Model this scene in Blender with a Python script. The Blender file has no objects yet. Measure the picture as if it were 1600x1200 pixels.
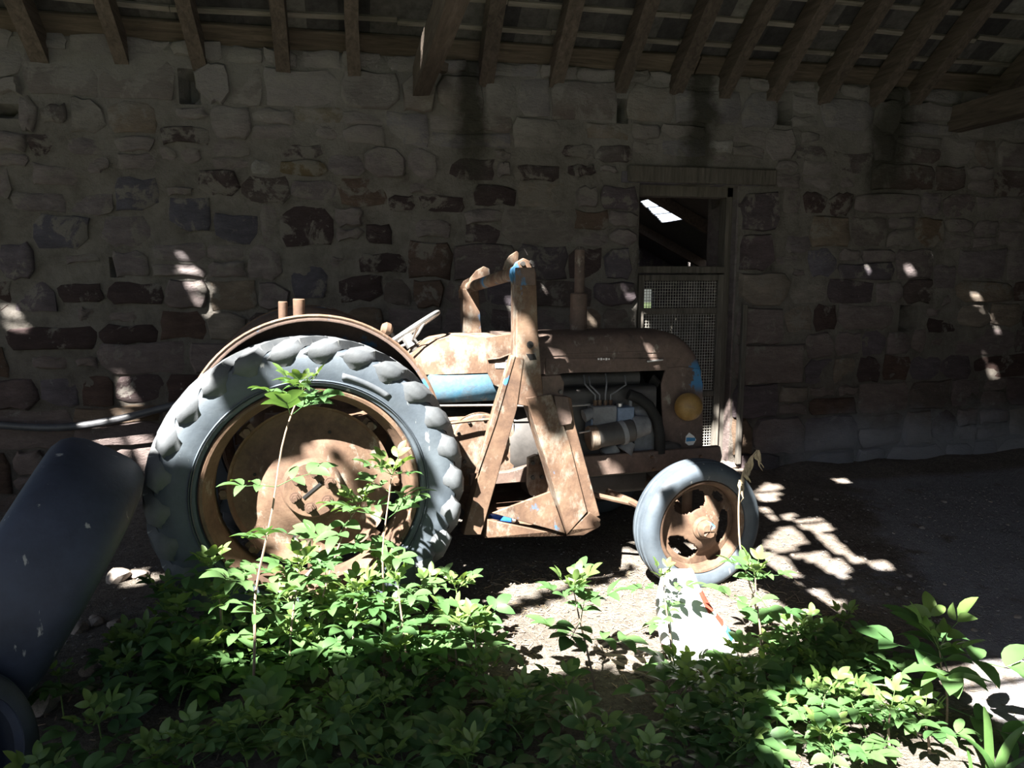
import bpy, math, random
import numpy as np
from mathutils import Vector, Matrix, Euler

S = bpy.context.scene
COL = S.collection
PI = math.pi
R = math.radians

# ------------------------------------------------------------------ camera
F = 1155.0
CAM = np.array([0.0, -5.39, 1.55]); YAW = R(12.0); PIT = R(8.13)
FW = np.array([math.sin(YAW)*math.cos(PIT), math.cos(YAW)*math.cos(PIT), -math.sin(PIT)])
RT = np.array([math.cos(YAW), -math.sin(YAW), 0.0]); UP = np.cross(RT, FW)
cd = bpy.data.cameras.new('camera'); cam = bpy.data.objects.new('camera', cd); COL.objects.link(cam)
cd.sensor_width = 36.0; cd.lens = F/1600*36; cd.clip_start = 0.02; cd.clip_end = 300
cam.matrix_world = Matrix(((RT[0], UP[0], -FW[0], CAM[0]), (RT[1], UP[1], -FW[1], CAM[1]),
                           (RT[2], UP[2], -FW[2], CAM[2]), (0, 0, 0, 1)))
S.camera = cam

# ------------------------------------------------------------------ light
SUN_E, SUN_A = R(50.0), R(40.0)            # elevation; azimuth to the right of the wall's normal
L = np.array([math.sin(SUN_A)*math.cos(SUN_E), math.cos(SUN_A)*math.cos(SUN_E), -math.sin(SUN_E)])
sd = bpy.data.lights.new('sun', 'SUN'); sun = bpy.data.objects.new('sun', sd); COL.objects.link(sun)
sd.energy = 56.0; sd.angle = R(0.53); sd.color = (1.0, 0.955, 0.88)
sun.rotation_euler = Vector(L).to_track_quat('-Z', 'Y').to_euler()
wd = bpy.data.worlds.new('sky'); S.world = wd; wd.use_nodes = True
nt = wd.node_tree; bg = nt.nodes['Background']
sk = nt.nodes.new('ShaderNodeTexSky'); sk.sky_type = 'NISHITA'; sk.sun_disc = False
sk.sun_elevation = SUN_E; sk.sun_rotation = PI + SUN_A; sk.air_density = 1.0; sk.dust_density = 1.5
nt.links.new(sk.outputs[0], bg.inputs[0]); bg.inputs[1].default_value = 0.14
S.view_settings.view_transform = 'Standard'; S.view_settings.look = 'None'
S.view_settings.gamma = 1.0; S.view_settings.use_curve_mapping = False
S.view_settings.exposure = 0.0
S.cycles.max_bounces = 6; S.cycles.diffuse_bounces = 4; S.cycles.transparent_max_bounces = 6
S.cycles.use_denoising = True

# ------------------------------------------------------------------ pixel helpers (points of the real place)
def ray(x, y): return FW + RT*(x-800)/F - UP*(y-600)/F
def onY(x, y, Y=0.0):
    d = ray(x, y); return CAM + d*(Y-CAM[1])/d[1]
def onZ(x, y, Z=0.0):
    d = ray(x, y); return CAM + d*(Z-CAM[2])/d[2]
HD = R(4.9); O = np.array([-0.254, -2.30, 0.0])
TU = np.array([math.cos(HD), math.sin(HD), 0.0]); TW = np.array([-math.sin(HD), math.cos(HD), 0.0])
def side(x, y, w):
    d = ray(x, y); p0 = O + TW*w
    p = CAM + d*(np.dot(p0-CAM, TW)/np.dot(d, TW)); r = p-O
    return float(r@TU), float(p[2])
def s3(x, y, w):
    u, z = side(x, y, w); return (u, w, z)
def T2W(u, w, z): return O + TU*u + TW*w + np.array([0, 0, z])

# ------------------------------------------------------------------ mesh builder
def ortho(a):
    a = Vector(a).normalized()
    b = Vector((0, 0, 1)) if abs(a.z) < 0.9 else Vector((1, 0, 0))
    e1 = b.cross(a).normalized(); e2 = a.cross(e1).normalized()
    return a, e1, e2
class MB:
    def __init__(s): s.v = []; s.f = []
    def add(s, vs, fs):
        n = len(s.v); s.v += [tuple(map(float, v)) for v in vs]; s.f += [tuple(i+n for i in f) for f in fs]; return s
    def box(s, c, d, rot=None):
        x, y, z = d[0]/2, d[1]/2, d[2]/2
        vs = [Vector(p) for p in ((-x,-y,-z),(x,-y,-z),(x,y,-z),(-x,y,-z),(-x,-y,z),(x,-y,z),(x,y,z),(-x,y,z))]
        if rot is not None: vs = [rot @ v for v in vs]
        vs = [v+Vector(c) for v in vs]
        return s.add(vs, [(0,3,2,1),(4,5,6,7),(0,1,5,4),(1,2,6,5),(2,3,7,6),(3,0,4,7)])
    def box2(s, a, b):
        a = np.array(a); b = np.array(b); return s.box((a+b)/2, np.abs(b-a))
    def bar(s, p0, p1, w, h, side_dir=(0, 1, 0)):
        p0 = Vector(p0); p1 = Vector(p1); a = (p1-p0).normalized()
        sd_ = Vector(side_dir); sd_ = (sd_ - a*sd_.dot(a)).normalized(); up = sd_.cross(a)
        vs = []
        for p in (p0, p1):
            for i, j in ((-1,-1),(1,-1),(1,1),(-1,1)): vs.append(p + sd_*(w/2*i) + up*(h/2*j))
        return s.add(vs, [(3,2,1,0),(4,5,6,7),(0,1,5,4),(1,2,6,5),(2,3,7,6),(3,0,4,7)])
    def tube(s, pts, r, n=8, cap=True):
        pts = [Vector(p) for p in pts]; k = len(pts)
        rs = list(r) if isinstance(r, (list, tuple)) else [r]*k
        vs = []; fs = []; e1 = None
        for i, p in enumerate(pts):
            t = (pts[min(i+1, k-1)] - pts[max(i-1, 0)]).normalized()
            if e1 is None: _, e1, _e = ortho(t)
            e1 = (e1 - t*e1.dot(t)).normalized(); e2 = t.cross(e1)
            for j in range(n):
                a = 2*PI*j/n; vs.append(p + (e1*math.cos(a)+e2*math.sin(a))*rs[i])
        for i in range(k-1):
            for j in range(n):
                fs.append((i*n+j, i*n+(j+1) % n, (i+1)*n+(j+1) % n, (i+1)*n+j))
        if cap: fs += [tuple(reversed(range(n))), tuple((k-1)*n+j for j in range(n))]
        return s.add(vs, fs)
    def lathe(s, prof, o, axis, n=32, closed=False, a0=0.0, a1=2*PI):
        a, e1, e2 = ortho(axis); o = Vector(o); k = len(prof); vs = []; fs = []
        full = abs(a1-a0-2*PI) < 1e-6; m = n if full else n+1
        for i in range(m):
            t = a0+(a1-a0)*i/n; d = e1*math.cos(t)+e2*math.sin(t)
            for ax, r in prof: vs.append(o + a*ax + d*r)
        for i in range(n):
            i2 = (i+1) % m
            for j in range(k if closed else k-1):
                j2 = (j+1) % k
                fs.append((i*k+j, i2*k+j, i2*k+j2, i*k+j2))
        return s.add(vs, fs)
    def cyl(s, p0, p1, r0, r1=None, n=16):
        r1 = r0 if r1 is None else r1
        p0 = Vector(p0); p1 = Vector(p1); a, e1, e2 = ortho(p1-p0); vs = []
        for p, r in ((p0, r0), (p1, r1)):
            for j in range(n):
                t = 2*PI*j/n; vs.append(p + (e1*math.cos(t)+e2*math.sin(t))*r)
        fs = [(j, (j+1) % n, n+(j+1) % n, n+j) for j in range(n)]
        fs += [tuple(reversed(range(n))), tuple(range(n, 2*n))]
        return s.add(vs, fs)
    def prism(s, poly, w0, w1):
        """polygon in (u, z) extruded along w (second axis)"""
        n = len(poly); vs = [(u, w0, z) for u, z in poly]+[(u, w1, z) for u, z in poly]
        fs = [tuple(range(n)), tuple(reversed(range(n, 2*n)))]
        fs += [(j, n+j, n+(j+1) % n, (j+1) % n) for j in range(n)]
        return s.add(vs, fs)
    def loft(s, secs, cap=True):
        k = len(secs[0]); vs = [p for sec in secs for p in sec]; fs = []
        for i in range(len(secs)-1):
            for j in range(k-1): fs.append((i*k+j, (i+1)*k+j, (i+1)*k+j+1, i*k+j+1))
        if cap: fs += [tuple(range(k)), tuple(reversed(range((len(secs)-1)*k, len(secs)*k)))]
        return s.add(vs, fs)
    def mesh(s, name, mat, smooth=True, ang=35):
        me = bpy.data.meshes.new(name); me.from_pydata(s.v, [], s.f)
        if mat: me.materials.append(mat)
        if smooth:
            me.shade_smooth(); me.set_sharp_from_angle(angle=R(ang))
        me.update(); return me
    def build(s, name, mat, parent=None, smooth=True, bevel=0.0, fix=True, ang=35, solid=0.0):
        me = s.mesh(name, mat, smooth, ang)
        if fix:
            import bmesh
            bm = bmesh.new(); bm.from_mesh(me); bmesh.ops.recalc_face_normals(bm, faces=bm.faces); bm.to_mesh(me); bm.free()
        o = link(name, me, parent)
        if solid: 
            m = o.modifiers.new('solid', 'SOLIDIFY'); m.thickness = solid; m.offset = 0
        if bevel:
            m = o.modifiers.new('bevel', 'BEVEL'); m.width = bevel; m.segments = 2; m.limit_method = 'ANGLE'
        return o
def link(name, me, parent=None):
    o = bpy.data.objects.new(name, me); COL.objects.link(o)
    if parent: o.parent = parent
    return o
def tag(o, label=None, cat=None, group=None, kind=None):
    if label: o['label'] = label
    if cat: o['category'] = cat
    if group: o['group'] = group
    if kind: o['kind'] = kind
    return o
def empty(name, loc=(0, 0, 0), rz=0.0):
    o = bpy.data.objects.new(name, None); COL.objects.link(o); o.location = loc; o.rotation_euler.z = rz
    o.empty_display_size = 0.05; return o

# ------------------------------------------------------------------ materials
class NT:
    def __init__(s, name, rough=0.8, spec=0.3):
        s.m = bpy.data.materials.new(name); s.m.use_nodes = True; s.t = s.m.node_tree; s.N = s.t.nodes
        s.b = s.N['Principled BSDF']; s.b.inputs['Roughness'].default_value = rough
        s.b.inputs['Specular IOR Level'].default_value = spec
        s.tc = s.N.new('ShaderNodeTexCoord'); s.geo = s.N.new('ShaderNodeNewGeometry')
    def l(s, a, b): s.t.links.new(a, b)
    def obj(s): return s.tc.outputs['Object']
    def pos(s): return s.geo.outputs['Position']
    def scale(s, vec, sc):
        n = s.N.new('ShaderNodeMapping'); n.inputs['Scale'].default_value = sc if isinstance(sc, tuple) else (sc,)*3
        s.l(vec, n.inputs['Vector']); return n.outputs[0]
    def noise(s, vec, sc, det=4, rough=0.6, dist=0.0):
        n = s.N.new('ShaderNodeTexNoise'); n.inputs['Scale'].default_value = sc; n.inputs['Detail'].default_value = det
        n.inputs['Roughness'].default_value = rough; n.inputs['Distortion'].default_value = dist
        s.l(vec, n.inputs['Vector']); return n.outputs['Fac']
    def ramp(s, fac, stops, interp='LINEAR'):
        n = s.N.new('ShaderNodeValToRGB'); cr = n.color_ramp; cr.interpolation = interp
        while len(cr.elements) > 1: cr.elements.remove(cr.elements[-1])
        for i, (p, c) in enumerate(stops):
            e = cr.elements[0] if i == 0 else cr.elements.new(p)
            e.position = p; c = (c,)*3 if isinstance(c, (int, float)) else c; e.color = (*c, 1)
        s.l(fac, n.inputs['Fac']); return n.outputs['Color']
    def mix(s, fac, a, b, mode='MIX'):
        n = s.N.new('ShaderNodeMix'); n.data_type = 'RGBA'; n.blend_type = mode
        if isinstance(fac, (int, float)): n.inputs['Factor'].default_value = fac
        else: s.l(fac, n.inputs['Factor'])
        for i, v in ((6, a), (7, b)):
            if isinstance(v, tuple): n.inputs[i].default_value = (*v, 1)
            else: s.l(v, n.inputs[i])
        return n.outputs[2]
    def math(s, op, a, b=0.0, c=None):
        n = s.N.new('ShaderNodeMath'); n.operation = op
        for i, v in enumerate((a, b) if c is None else (a, b, c)):
            if isinstance(v, (int, float)): n.inputs[i].default_value = v
            else: s.l(v, n.inputs[i])
        return n.outputs[0]
    def xyz(s, vec):
        n = s.N.new('ShaderNodeSeparateXYZ'); s.l(vec, n.inputs[0]); return n.outputs
    def rand(s):
        n = s.N.new('ShaderNodeObjectInfo'); return n.outputs['Random']
    def bump(s, h, strength=0.5, dist=0.01):
        n = s.N.new('ShaderNodeBump'); n.inputs['Strength'].default_value = strength; n.inputs['Distance'].default_value = dist
        s.l(h, n.inputs['Height']); s.l(n.outputs[0], s.b.inputs['Normal'])
    def col(s, c):
        if isinstance(c, tuple): s.b.inputs['Base Color'].default_value = (*c, 1)
        else: s.l(c, s.b.inputs['Base Color'])
        return s.m

def band(n, v, lo, hi):         # smooth step of a coordinate
    q = n.N.new('ShaderNodeMapRange'); q.interpolation_type = 'SMOOTHSTEP'
    q.inputs['From Min'].default_value = lo; q.inputs['From Max'].default_value = hi
    n.l(v, q.inputs['Value']); return q.outputs[0]
def limewash(n, c):
    """old limewash on the wall: a pale band under the eaves, a chalky foot at the far right, damp streaks"""
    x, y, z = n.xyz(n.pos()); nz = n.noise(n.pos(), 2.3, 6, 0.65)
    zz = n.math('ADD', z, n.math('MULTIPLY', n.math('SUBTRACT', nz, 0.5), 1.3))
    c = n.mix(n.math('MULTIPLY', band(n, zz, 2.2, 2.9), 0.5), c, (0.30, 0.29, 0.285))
    f = n.math('MULTIPLY', band(n, n.math('ADD', x, n.math('MULTIPLY', nz, 1.2)), 3.4, 4.9), band(n, n.math('ADD', z, n.math('MULTIPLY', nz, 0.5)), 0.78, 0.42))
    c = n.mix(n.math('MULTIPLY', f, 0.6), c, (0.40, 0.42, 0.47))
    # damp streaks below two leaks at the eaves
    for x0, w in ((0.86, 0.10), (4.25, 0.17), (2.60, 0.10)):
        d = n.math('ABSOLUTE', n.math('SUBTRACT', n.math('ADD', x, n.math('MULTIPLY', n.math('SUBTRACT', nz, 0.5), 0.4)), x0))
        g = n.math('MULTIPLY', band(n, d, w*1.6, w*0.4), band(n, n.math('ADD', z, nz), 2.45, 3.15))
        c = n.mix(n.math('MULTIPLY', g, 0.85), c, (0.035, 0.035, 0.025))
    return c
def mat_stone():
    n = NT('rubble_stone', 0.92, 0.15)
    tone = n.ramp(n.rand(), [(0, (0.165, 0.145, 0.155)), (0.22, (0.18, 0.158, 0.158)), (0.34, (0.09, 0.070, 0.076)), (0.5, (0.135, 0.128, 0.155)),
                             (0.6, (0.065, 0.047, 0.047)), (0.72, (0.095, 0.068, 0.06)), (0.82, (0.15, 0.115, 0.085)), (0.9, (0.22, 0.205, 0.19)), (1.0, (0.06, 0.045, 0.046))])
    oi = n.N.new('ShaderNodeObjectInfo'); tone = n.mix(oi.outputs['Alpha'], oi.outputs['Color'], tone)      # single stones with a colour of their own
    a = n.noise(n.scale(n.pos(), (1, 1, 2.5)), 7, 8, 0.7)
    c = n.mix(0.75, tone, n.ramp(a, [(0.25, 0.55), (0.5, 0.95), (0.75, 1.5)]), 'MULTIPLY')
    x, y, z = n.xyz(n.pos())
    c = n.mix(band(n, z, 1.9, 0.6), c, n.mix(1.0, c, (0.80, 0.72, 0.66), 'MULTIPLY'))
    m = n.noise(n.pos(), 5.0, 7, 0.7, 0.4)                                                   # mortar smeared over the faces
    up = n.math('MULTIPLY', band(n, z, 0.3, 2.4), 0.10)
    c = n.mix(n.ramp(n.math('ADD', m, up), [(0.60, 0.0), (0.66, 0.8)]), c, (0.20, 0.187, 0.172))
    c = n.mix(n.ramp(n.noise(n.pos(), 26, 5, 0.7), [(0.66, 0.0), (0.74, 0.7)]), c, (0.30, 0.295, 0.29))
    n.bump(n.noise(n.scale(n.pos(), (1, 1, 2)), 18, 8, 0.75), 0.9, 0.03)
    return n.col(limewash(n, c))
def mat_mortar():
    n = NT('lime_mortar', 0.95, 0.1)
    a = n.noise(n.pos(), 6, 8, 0.7)
    c = n.ramp(a, [(0.25, (0.095, 0.087, 0.078)), (0.5, (0.19, 0.178, 0.163)), (0.75, (0.26, 0.248, 0.23))])
    x, y, z = n.xyz(n.pos())
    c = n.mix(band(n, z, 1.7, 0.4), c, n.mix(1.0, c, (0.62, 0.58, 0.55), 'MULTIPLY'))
    n.bump(n.noise(n.pos(), 30, 7, 0.8), 1.0, 0.03)
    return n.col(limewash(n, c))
def mat_wood(name, dark, light, seed=0.0, axis=(1, 12, 12)):
    n = NT(name, 0.85, 0.2)
    v = n.scale(n.obj(), axis); g = n.noise(v, 3.0, 8, 0.7, 0.6)
    c = n.ramp(g, [(0.3, dark), (0.55, tuple((a+b)/2 for a, b in zip(dark, light))), (0.75, light)])
    c = n.mix(0.5, c, n.ramp(n.rand(), [(0, 0.7), (1, 1.3)]), 'MULTIPLY')
    n.bump(g, 0.6, 0.008); return n.col(c)
def mat_slate():
    n = NT('stone_slate', 0.85, 0.25)
    c = n.ramp(n.rand(), [(0, (0.03, 0.029, 0.03)), (0.5, (0.055, 0.053, 0.052)), (0.85, (0.10, 0.097, 0.09)), (1, (0.19, 0.185, 0.17))])
    a = n.noise(n.pos(), 14, 6, 0.7)
    c = n.mix(0.8, c, n.ramp(a, [(0.3, 0.5), (0.7, 1.5)]), 'MULTIPLY')
    n.bump(a, 0.6, 0.01); return n.col(c)
def mat_earth():
    n = NT('dry_earth', 0.97, 0.08)
    a = n.noise(n.pos(), 1.6, 7, 0.65); b = n.noise(n.pos(), 34, 7, 0.8)
    c = n.ramp(a, [(0.3, (0.115, 0.098, 0.082)), (0.55, (0.175, 0.155, 0.135)), (0.75, (0.23, 0.21, 0.19))])
    c = n.mix(0.85, c, n.ramp(b, [(0.32, 0.35), (0.5, 0.95), (0.7, 1.45)]), 'MULTIPLY')
    x, y, z = n.xyz(n.pos())
    # earth coloured paler towards the right, making up for missing light there
    lift_right = n.math('MULTIPLY', band(n, n.math('ADD', x, n.math('MULTIPLY', a, 1.0)), 2.3, 3.2), 1.0)
    c = n.mix(lift_right, c, n.mix(1.0, c, (1.3, 1.25, 1.24), 'MULTIPLY'))
    # worn concrete strip
    q = n.math('ADD', n.math('ADD', x, n.math('MULTIPLY', y, -0.55)), n.math('MULTIPLY', n.math('SUBTRACT', a, 0.5), 0.8))
    cs = n.math('MULTIPLY', n.math('MULTIPLY', band(n, q, 3.95, 4.15), band(n, y, -0.35, -0.55)), band(n, n.noise(n.pos(), 3.0, 5), 0.30, 0.42))
    c = n.mix(n.math('MULTIPLY', cs, 0.9), c, n.mix(1.0, n.ramp(n.noise(n.pos(), 22, 5), [(0.3, 0.8), (0.7, 1.15)]), (0.36, 0.35, 0.37), 'MULTIPLY'))
    # spilled lime
    d = n.math('ADD', n.math('MULTIPLY', n.math('SUBTRACT', x, 2.72), n.math('SUBTRACT', x, 2.72)),
               n.math('MULTIPLY', n.math('MULTIPLY', n.math('ADD', y, 2.25), n.math('ADD', y, 2.25)), 5.0))
    lm = n.math('MULTIPLY', band(n, d, 0.5, 0.05), n.ramp(n.noise(n.pos(), 6.5, 7, 0.75), [(0.48, 0), (0.62, 1)]))
    c = n.mix(n.math('MULTIPLY', lm, 0.8), c, (0.30, 0.30, 0.32))
    n.bump(n.math('ADD', n.math('MULTIPLY', b, 0.6), n.noise(n.pos(), 90, 4, 0.7)), 1.0, 0.02)
    # grass outside the barn, coloured extra dark to cut bounced light
    out = n.math('MAXIMUM', n.math('MAXIMUM', band(n, y, -6.2, -6.8), band(n, x, -6.0, -6.8)), n.math('MAXIMUM', band(n, x, 7.8, 8.4), band(n, y, 8.0, 8.6)))
    c = n.mix(out, c, n.ramp(b, [(0.3, (0.018, 0.026, 0.012)), (0.7, (0.04, 0.055, 0.025))]))
    return n.col(c)
def mat_rust(name, cols, blue=0.0, pale=0.0, rough=0.75, metal=0.0):
    n = NT(name, rough, 0.35); n.b.inputs['Metallic'].default_value = metal
    a = n.noise(n.obj(), 5.5, 8, 0.7, 0.3)
    c = n.ramp(a, [(0.28, cols[0]), (0.48, cols[1]), (0.66, cols[2]), (0.82, cols[3])])
    c = n.mix(0.6, c, n.ramp(n.noise(n.obj(), 45, 5, 0.75), [(0.3, 0.7), (0.7, 1.3)]), 'MULTIPLY')
    if pale:
        c = n.mix(n.ramp(n.noise(n.scale(n.obj(), (1.3, 1.3, 0.8)), 9, 7, 0.72), [(0.60-pale*0.12, 0.0), (0.68, 0.9)]), c, (0.21, 0.195, 0.165))
    if blue:
        c = n.mix(n.ramp(n.noise(n.scale(n.obj(), (1, 1, 0.6)), 6.5, 6, 0.65, 0.2), [(0.62-blue*0.25, 0.0), (0.68-blue*0.22, 1.0)]), c, (0.035, 0.13, 0.25))
    n.bump(n.noise(n.obj(), 38, 6, 0.75), 0.35, 0.004); return n.col(c)
def mat_rubber(name, base, dust, dustamt):
    n = NT(name, 0.62, 0.4)
    a = n.noise(n.obj(), 7, 8, 0.72); b = n.noise(n.obj(), 3.0, 5, 0.6)
    c = n.ramp(a, [(0.3, base), (0.7, tuple(x*1.9 for x in base))])
    c = n.mix(n.ramp(b, [(0.52-dustamt*0.3, 0.0), (0.72, 0.55)]), c, dust)
    c = n.mix(n.ramp(n.noise(n.scale(n.obj(), (2.5, 2.5, 0.7)), 9, 4, 0.6), [(0.655, 0.0), (0.70, 0.85)]), c, (0.30, 0.31, 0.30))
    n.bump(n.noise(n.obj(), 40, 6, 0.7), 0.3, 0.004); return n.col(c)
def mat_plain(name, c, rough=0.7, spec=0.3, metal=0.0, var=0.35, sc=12):
    n = NT(name, rough, spec); n.b.inputs['Metallic'].default_value = metal
    a = n.noise(n.obj(), sc, 6, 0.7)
    cc = n.mix(1.0, n.ramp(a, [(0.3, 1-var), (0.7, 1+var)]), c, 'MULTIPLY')
    n.bump(a, 0.2, 0.004); return n.col(cc)
def mat_leaf(name, c0, c1):
    n = NT(name, 0.45, 0.4)
    a = n.noise(n.obj(), 14, 4, 0.6)
    c = n.mix(n.rand(), c0, c1)
    c = n.mix(0.6, c, n.ramp(a, [(0.3, 0.75), (0.7, 1.2)]), 'MULTIPLY')
    n.col(c)
    tr = n.N.new('ShaderNodeBsdfTranslucent'); n.l(n.mix(1.0, c, (1.3, 1.25, 0.55), 'MULTIPLY'), tr.inputs['Color'])
    mx = n.N.new('ShaderNodeMixShader'); mx.inputs[0].default_value = 0.35
    out = [q for q in n.N if q.type == 'OUTPUT_MATERIAL'][0]
    n.l(n.b.outputs[0], mx.inputs[1]); n.l(tr.outputs[0], mx.inputs[2]); n.l(mx.outputs[0], out.inputs[0])
    return n.m

def mat_nose():
    m = mat_rust('brown_bodywork_blue_nose', BRWN, pale=0.1); t = m.node_tree; b = t.nodes['Principled BSDF']
    n = NT.__new__(NT); n.m = m; n.t = t; n.N = t.nodes; n.b = b; n.tc = n.N.new('ShaderNodeTexCoord'); n.geo = n.N.new('ShaderNodeNewGeometry')
    x, y, z = n.xyz(n.obj()); nz = n.noise(n.obj(), 14, 5, 0.65)
    f = n.math('ADD', n.math('MULTIPLY', n.math('SUBTRACT', x, 2.10), 9.0), n.math('MULTIPLY', n.math('SUBTRACT', nz, 0.5), 3.0))
    g = n.math('MULTIPLY', n.math('MULTIPLY', band(n, f, 0.35, 0.6), band(n, z, 0.90, 0.97)), band(n, z, 1.12, 1.06))
    c = n.mix(g, b.inputs['Base Color'].links[0].from_socket, (0.035, 0.13, 0.26)); return n.col(c)
RUSTC = [(0.042, 0.025, 0.018), (0.090, 0.054, 0.035), (0.128, 0.085, 0.056), (0.18, 0.135, 0.095)]
BRWN = [(0.045, 0.032, 0.028), (0.085, 0.06, 0.05), (0.11, 0.077, 0.063), (0.15, 0.115, 0.095)]
M = dict(
    stone=mat_stone(), mortar=mat_mortar(), earth=mat_earth(), slate=mat_slate(),
    rafter=mat_wood('old_rafter_wood', (0.045, 0.036, 0.030), (0.14, 0.115, 0.095), axis=(10, 1, 10)),
    board=mat_wood('old_board_wood', (0.045, 0.036, 0.027), (0.16, 0.13, 0.10), axis=(1, 12, 12)),
    lath=mat_wood('pale_lath_wood', (0.10, 0.09, 0.075), (0.30, 0.275, 0.24)),
    grey_wood=mat_wood('weathered_grey_wood', (0.05, 0.045, 0.04), (0.15, 0.138, 0.12), axis=(12, 12, 1)),
    rust=mat_rust('rusty_steel', RUSTC, pale=0.35), rust_wheel=mat_rust('rusty_wheel_steel', RUSTC, pale=0.15),
    nose=mat_nose(), rust_dark=mat_rust('dark_rust', [(0.03, 0.018, 0.013), (0.06, 0.035, 0.024), (0.085, 0.053, 0.036), (0.12, 0.085, 0.06)]),
    rust_paint=mat_rust('rusty_steel_flaked_paint', RUSTC, pale=1.0, blue=0.10),
    brown=mat_rust('brown_rusted_bodywork', BRWN, pale=0.1), brown_blue=mat_rust('brown_bodywork_blue_flakes', BRWN, blue=0.16),
    tank=mat_rust('blue_tank_paint', [(0.075, 0.045, 0.032), (0.05, 0.10, 0.14), (0.025, 0.115, 0.19), (0.09, 0.16, 0.19)], pale=0.15),
    dkmetal=mat_plain('oily_dark_metal', (0.045, 0.042, 0.04), 0.55, 0.5), grey=mat_plain('dull_grey_casting', (0.16, 0.165, 0.175), 0.6, 0.4),
    bluegrey=mat_plain('blue_grey_casting', (0.12, 0.16, 0.23), 0.55, 0.4), black=mat_plain('flat_black', (0.012, 0.012, 0.012), 0.8),  # flat black, also standing in for the dark inside holes and slots
    chrome=mat_plain('worn_bright_metal', (0.5, 0.5, 0.5), 0.35, 0.6, 0.8), amber=mat_rust('dusty_amber_lamp', [(0.10, 0.06, 0.02), (0.20, 0.12, 0.04), (0.26, 0.165, 0.06), (0.30, 0.2, 0.09)], rough=0.4),
    tyre=mat_rubber('dusty_tractor_rubber', (0.026, 0.034, 0.044), (0.095, 0.115, 0.13), 0.6),
    lug=mat_rubber('worn_lug_rubber', (0.038, 0.044, 0.052), (0.15, 0.152, 0.148), 0.5),
    tyre2=mat_rubber('sky_tinted_rubber', (0.014, 0.019, 0.032), (0.050, 0.062, 0.10), 0.35),  # blue of the sky's light put into the rubber colour
    hose=mat_plain('black_polythene', (0.05, 0.052, 0.058), 0.45, 0.5), wire=mat_plain('galvanised_wire', (0.34, 0.33, 0.30), 0.5, 0.5),
    leaf=mat_leaf('elder_leaf', (0.055, 0.125, 0.045), (0.09, 0.17, 0.062)), young=mat_leaf('young_elder_leaf', (0.10, 0.175, 0.05), (0.13, 0.20, 0.06)),
    grass=mat_leaf('grass_blade_green', (0.06, 0.14, 0.04), (0.09, 0.17, 0.05)),
    stem=mat_plain('woody_stem', (0.20, 0.15, 0.11), 0.8), green_stem=mat_plain('green_stem', (0.13, 0.20, 0.06), 0.7), straw=mat_plain('dry_straw', (0.34, 0.27, 0.18), 0.85),
    twig=mat_plain('dry_twig', (0.27, 0.22, 0.17), 0.9), sack=mat_plain('white_plastic_sack', (0.55, 0.56, 0.57), 0.4, 0.5, var=0.04, sc=5),
    red=mat_plain('red_print', (0.45, 0.06, 0.04), 0.5), print=mat_plain('grey_print', (0.30, 0.31, 0.34), 0.5), white=mat_plain('white_label', (0.62, 0.62, 0.60), 0.5, var=0.1), blue=mat_plain('blue_print', (0.05, 0.22, 0.42), 0.5),
    blue_tin=mat_plain('blue_tin_paint', (0.02, 0.10, 0.50), 0.35, 0.5), pebble=mat_plain('pale_pebble', (0.21, 0.195, 0.18), 0.9), rock=mat_plain('rubble_rock', (0.25, 0.215, 0.19), 0.95, 0.1, sc=7),
)

# ================================================================== roof holes shaped to throw the sun patches
# Lit and dark outlines, carried back along the sun, cut the unseen slopes.
SX, SY = L[0]/-L[2], L[1]/-L[2]
def sunpt(p): return (p[0]+SX*p[2], p[1]+SY*p[2])          # foot of the sun ray through p on the ground
def gnd(*ps): return [sunpt(onZ(x, y, 0.0)) for x, y in ps]
def wal(*ps): return [sunpt(onY(x, y, -0.02)) for x, y in ps]
def sid(w, *ps): return [sunpt(T2W(*s3(x, y, w))) for x, y in ps]
def grow(poly, d):
    a = np.array(poly); c = a.mean(0); v = a-c; n = np.linalg.norm(v, axis=1, keepdims=True)
    return a + v/np.maximum(n, 1e-6)*d
yb = float(onZ(1478, 1150, 0.0)[1])
PLANT_SUN = [sunpt(onY(x, y, yb)) for x, y in ((1350, 890), (1650, 890), (1660, 1150), (1350, 1150))]
OPEN = [
    [(-0.60, -2.50), (-0.18, -2.56), (0.55, -2.70), (1.42, -2.83), (1.73, -2.79), (2.12, -2.67), (2.20, -1.95), (2.10, -1.50), (1.84, -1.50),
     (1.60, -1.55), (1.42, -1.45), (1.40, -1.30), (1.52, -1.17), (1.52, -1.05), (1.48, -0.62), (1.20, -0.50), (0.90, -0.50), (0.40, -0.90), (-0.05, -1.35), (-0.32, -1.55), (-0.42, -1.85), (-0.50, -2.25)],
    sid(1.25, (730, 430), (765, 415), (765, 530), (730, 530)), sid(0.6, (775, 420), (812, 400), (818, 425), (780, 445)),
    sid(0.3, (782, 425), (795, 392), (812, 386), (816, 412)), sid(0.2, (800, 400), (835, 405), (838, 428), (805, 428)),
    PLANT_SUN,
    gnd((1195, 1210), (1215, 1120), (1265, 1085), (1420, 1105), (1500, 1120), (1620, 1140), (1640, 1230), (1300, 1230)),
]
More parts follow.
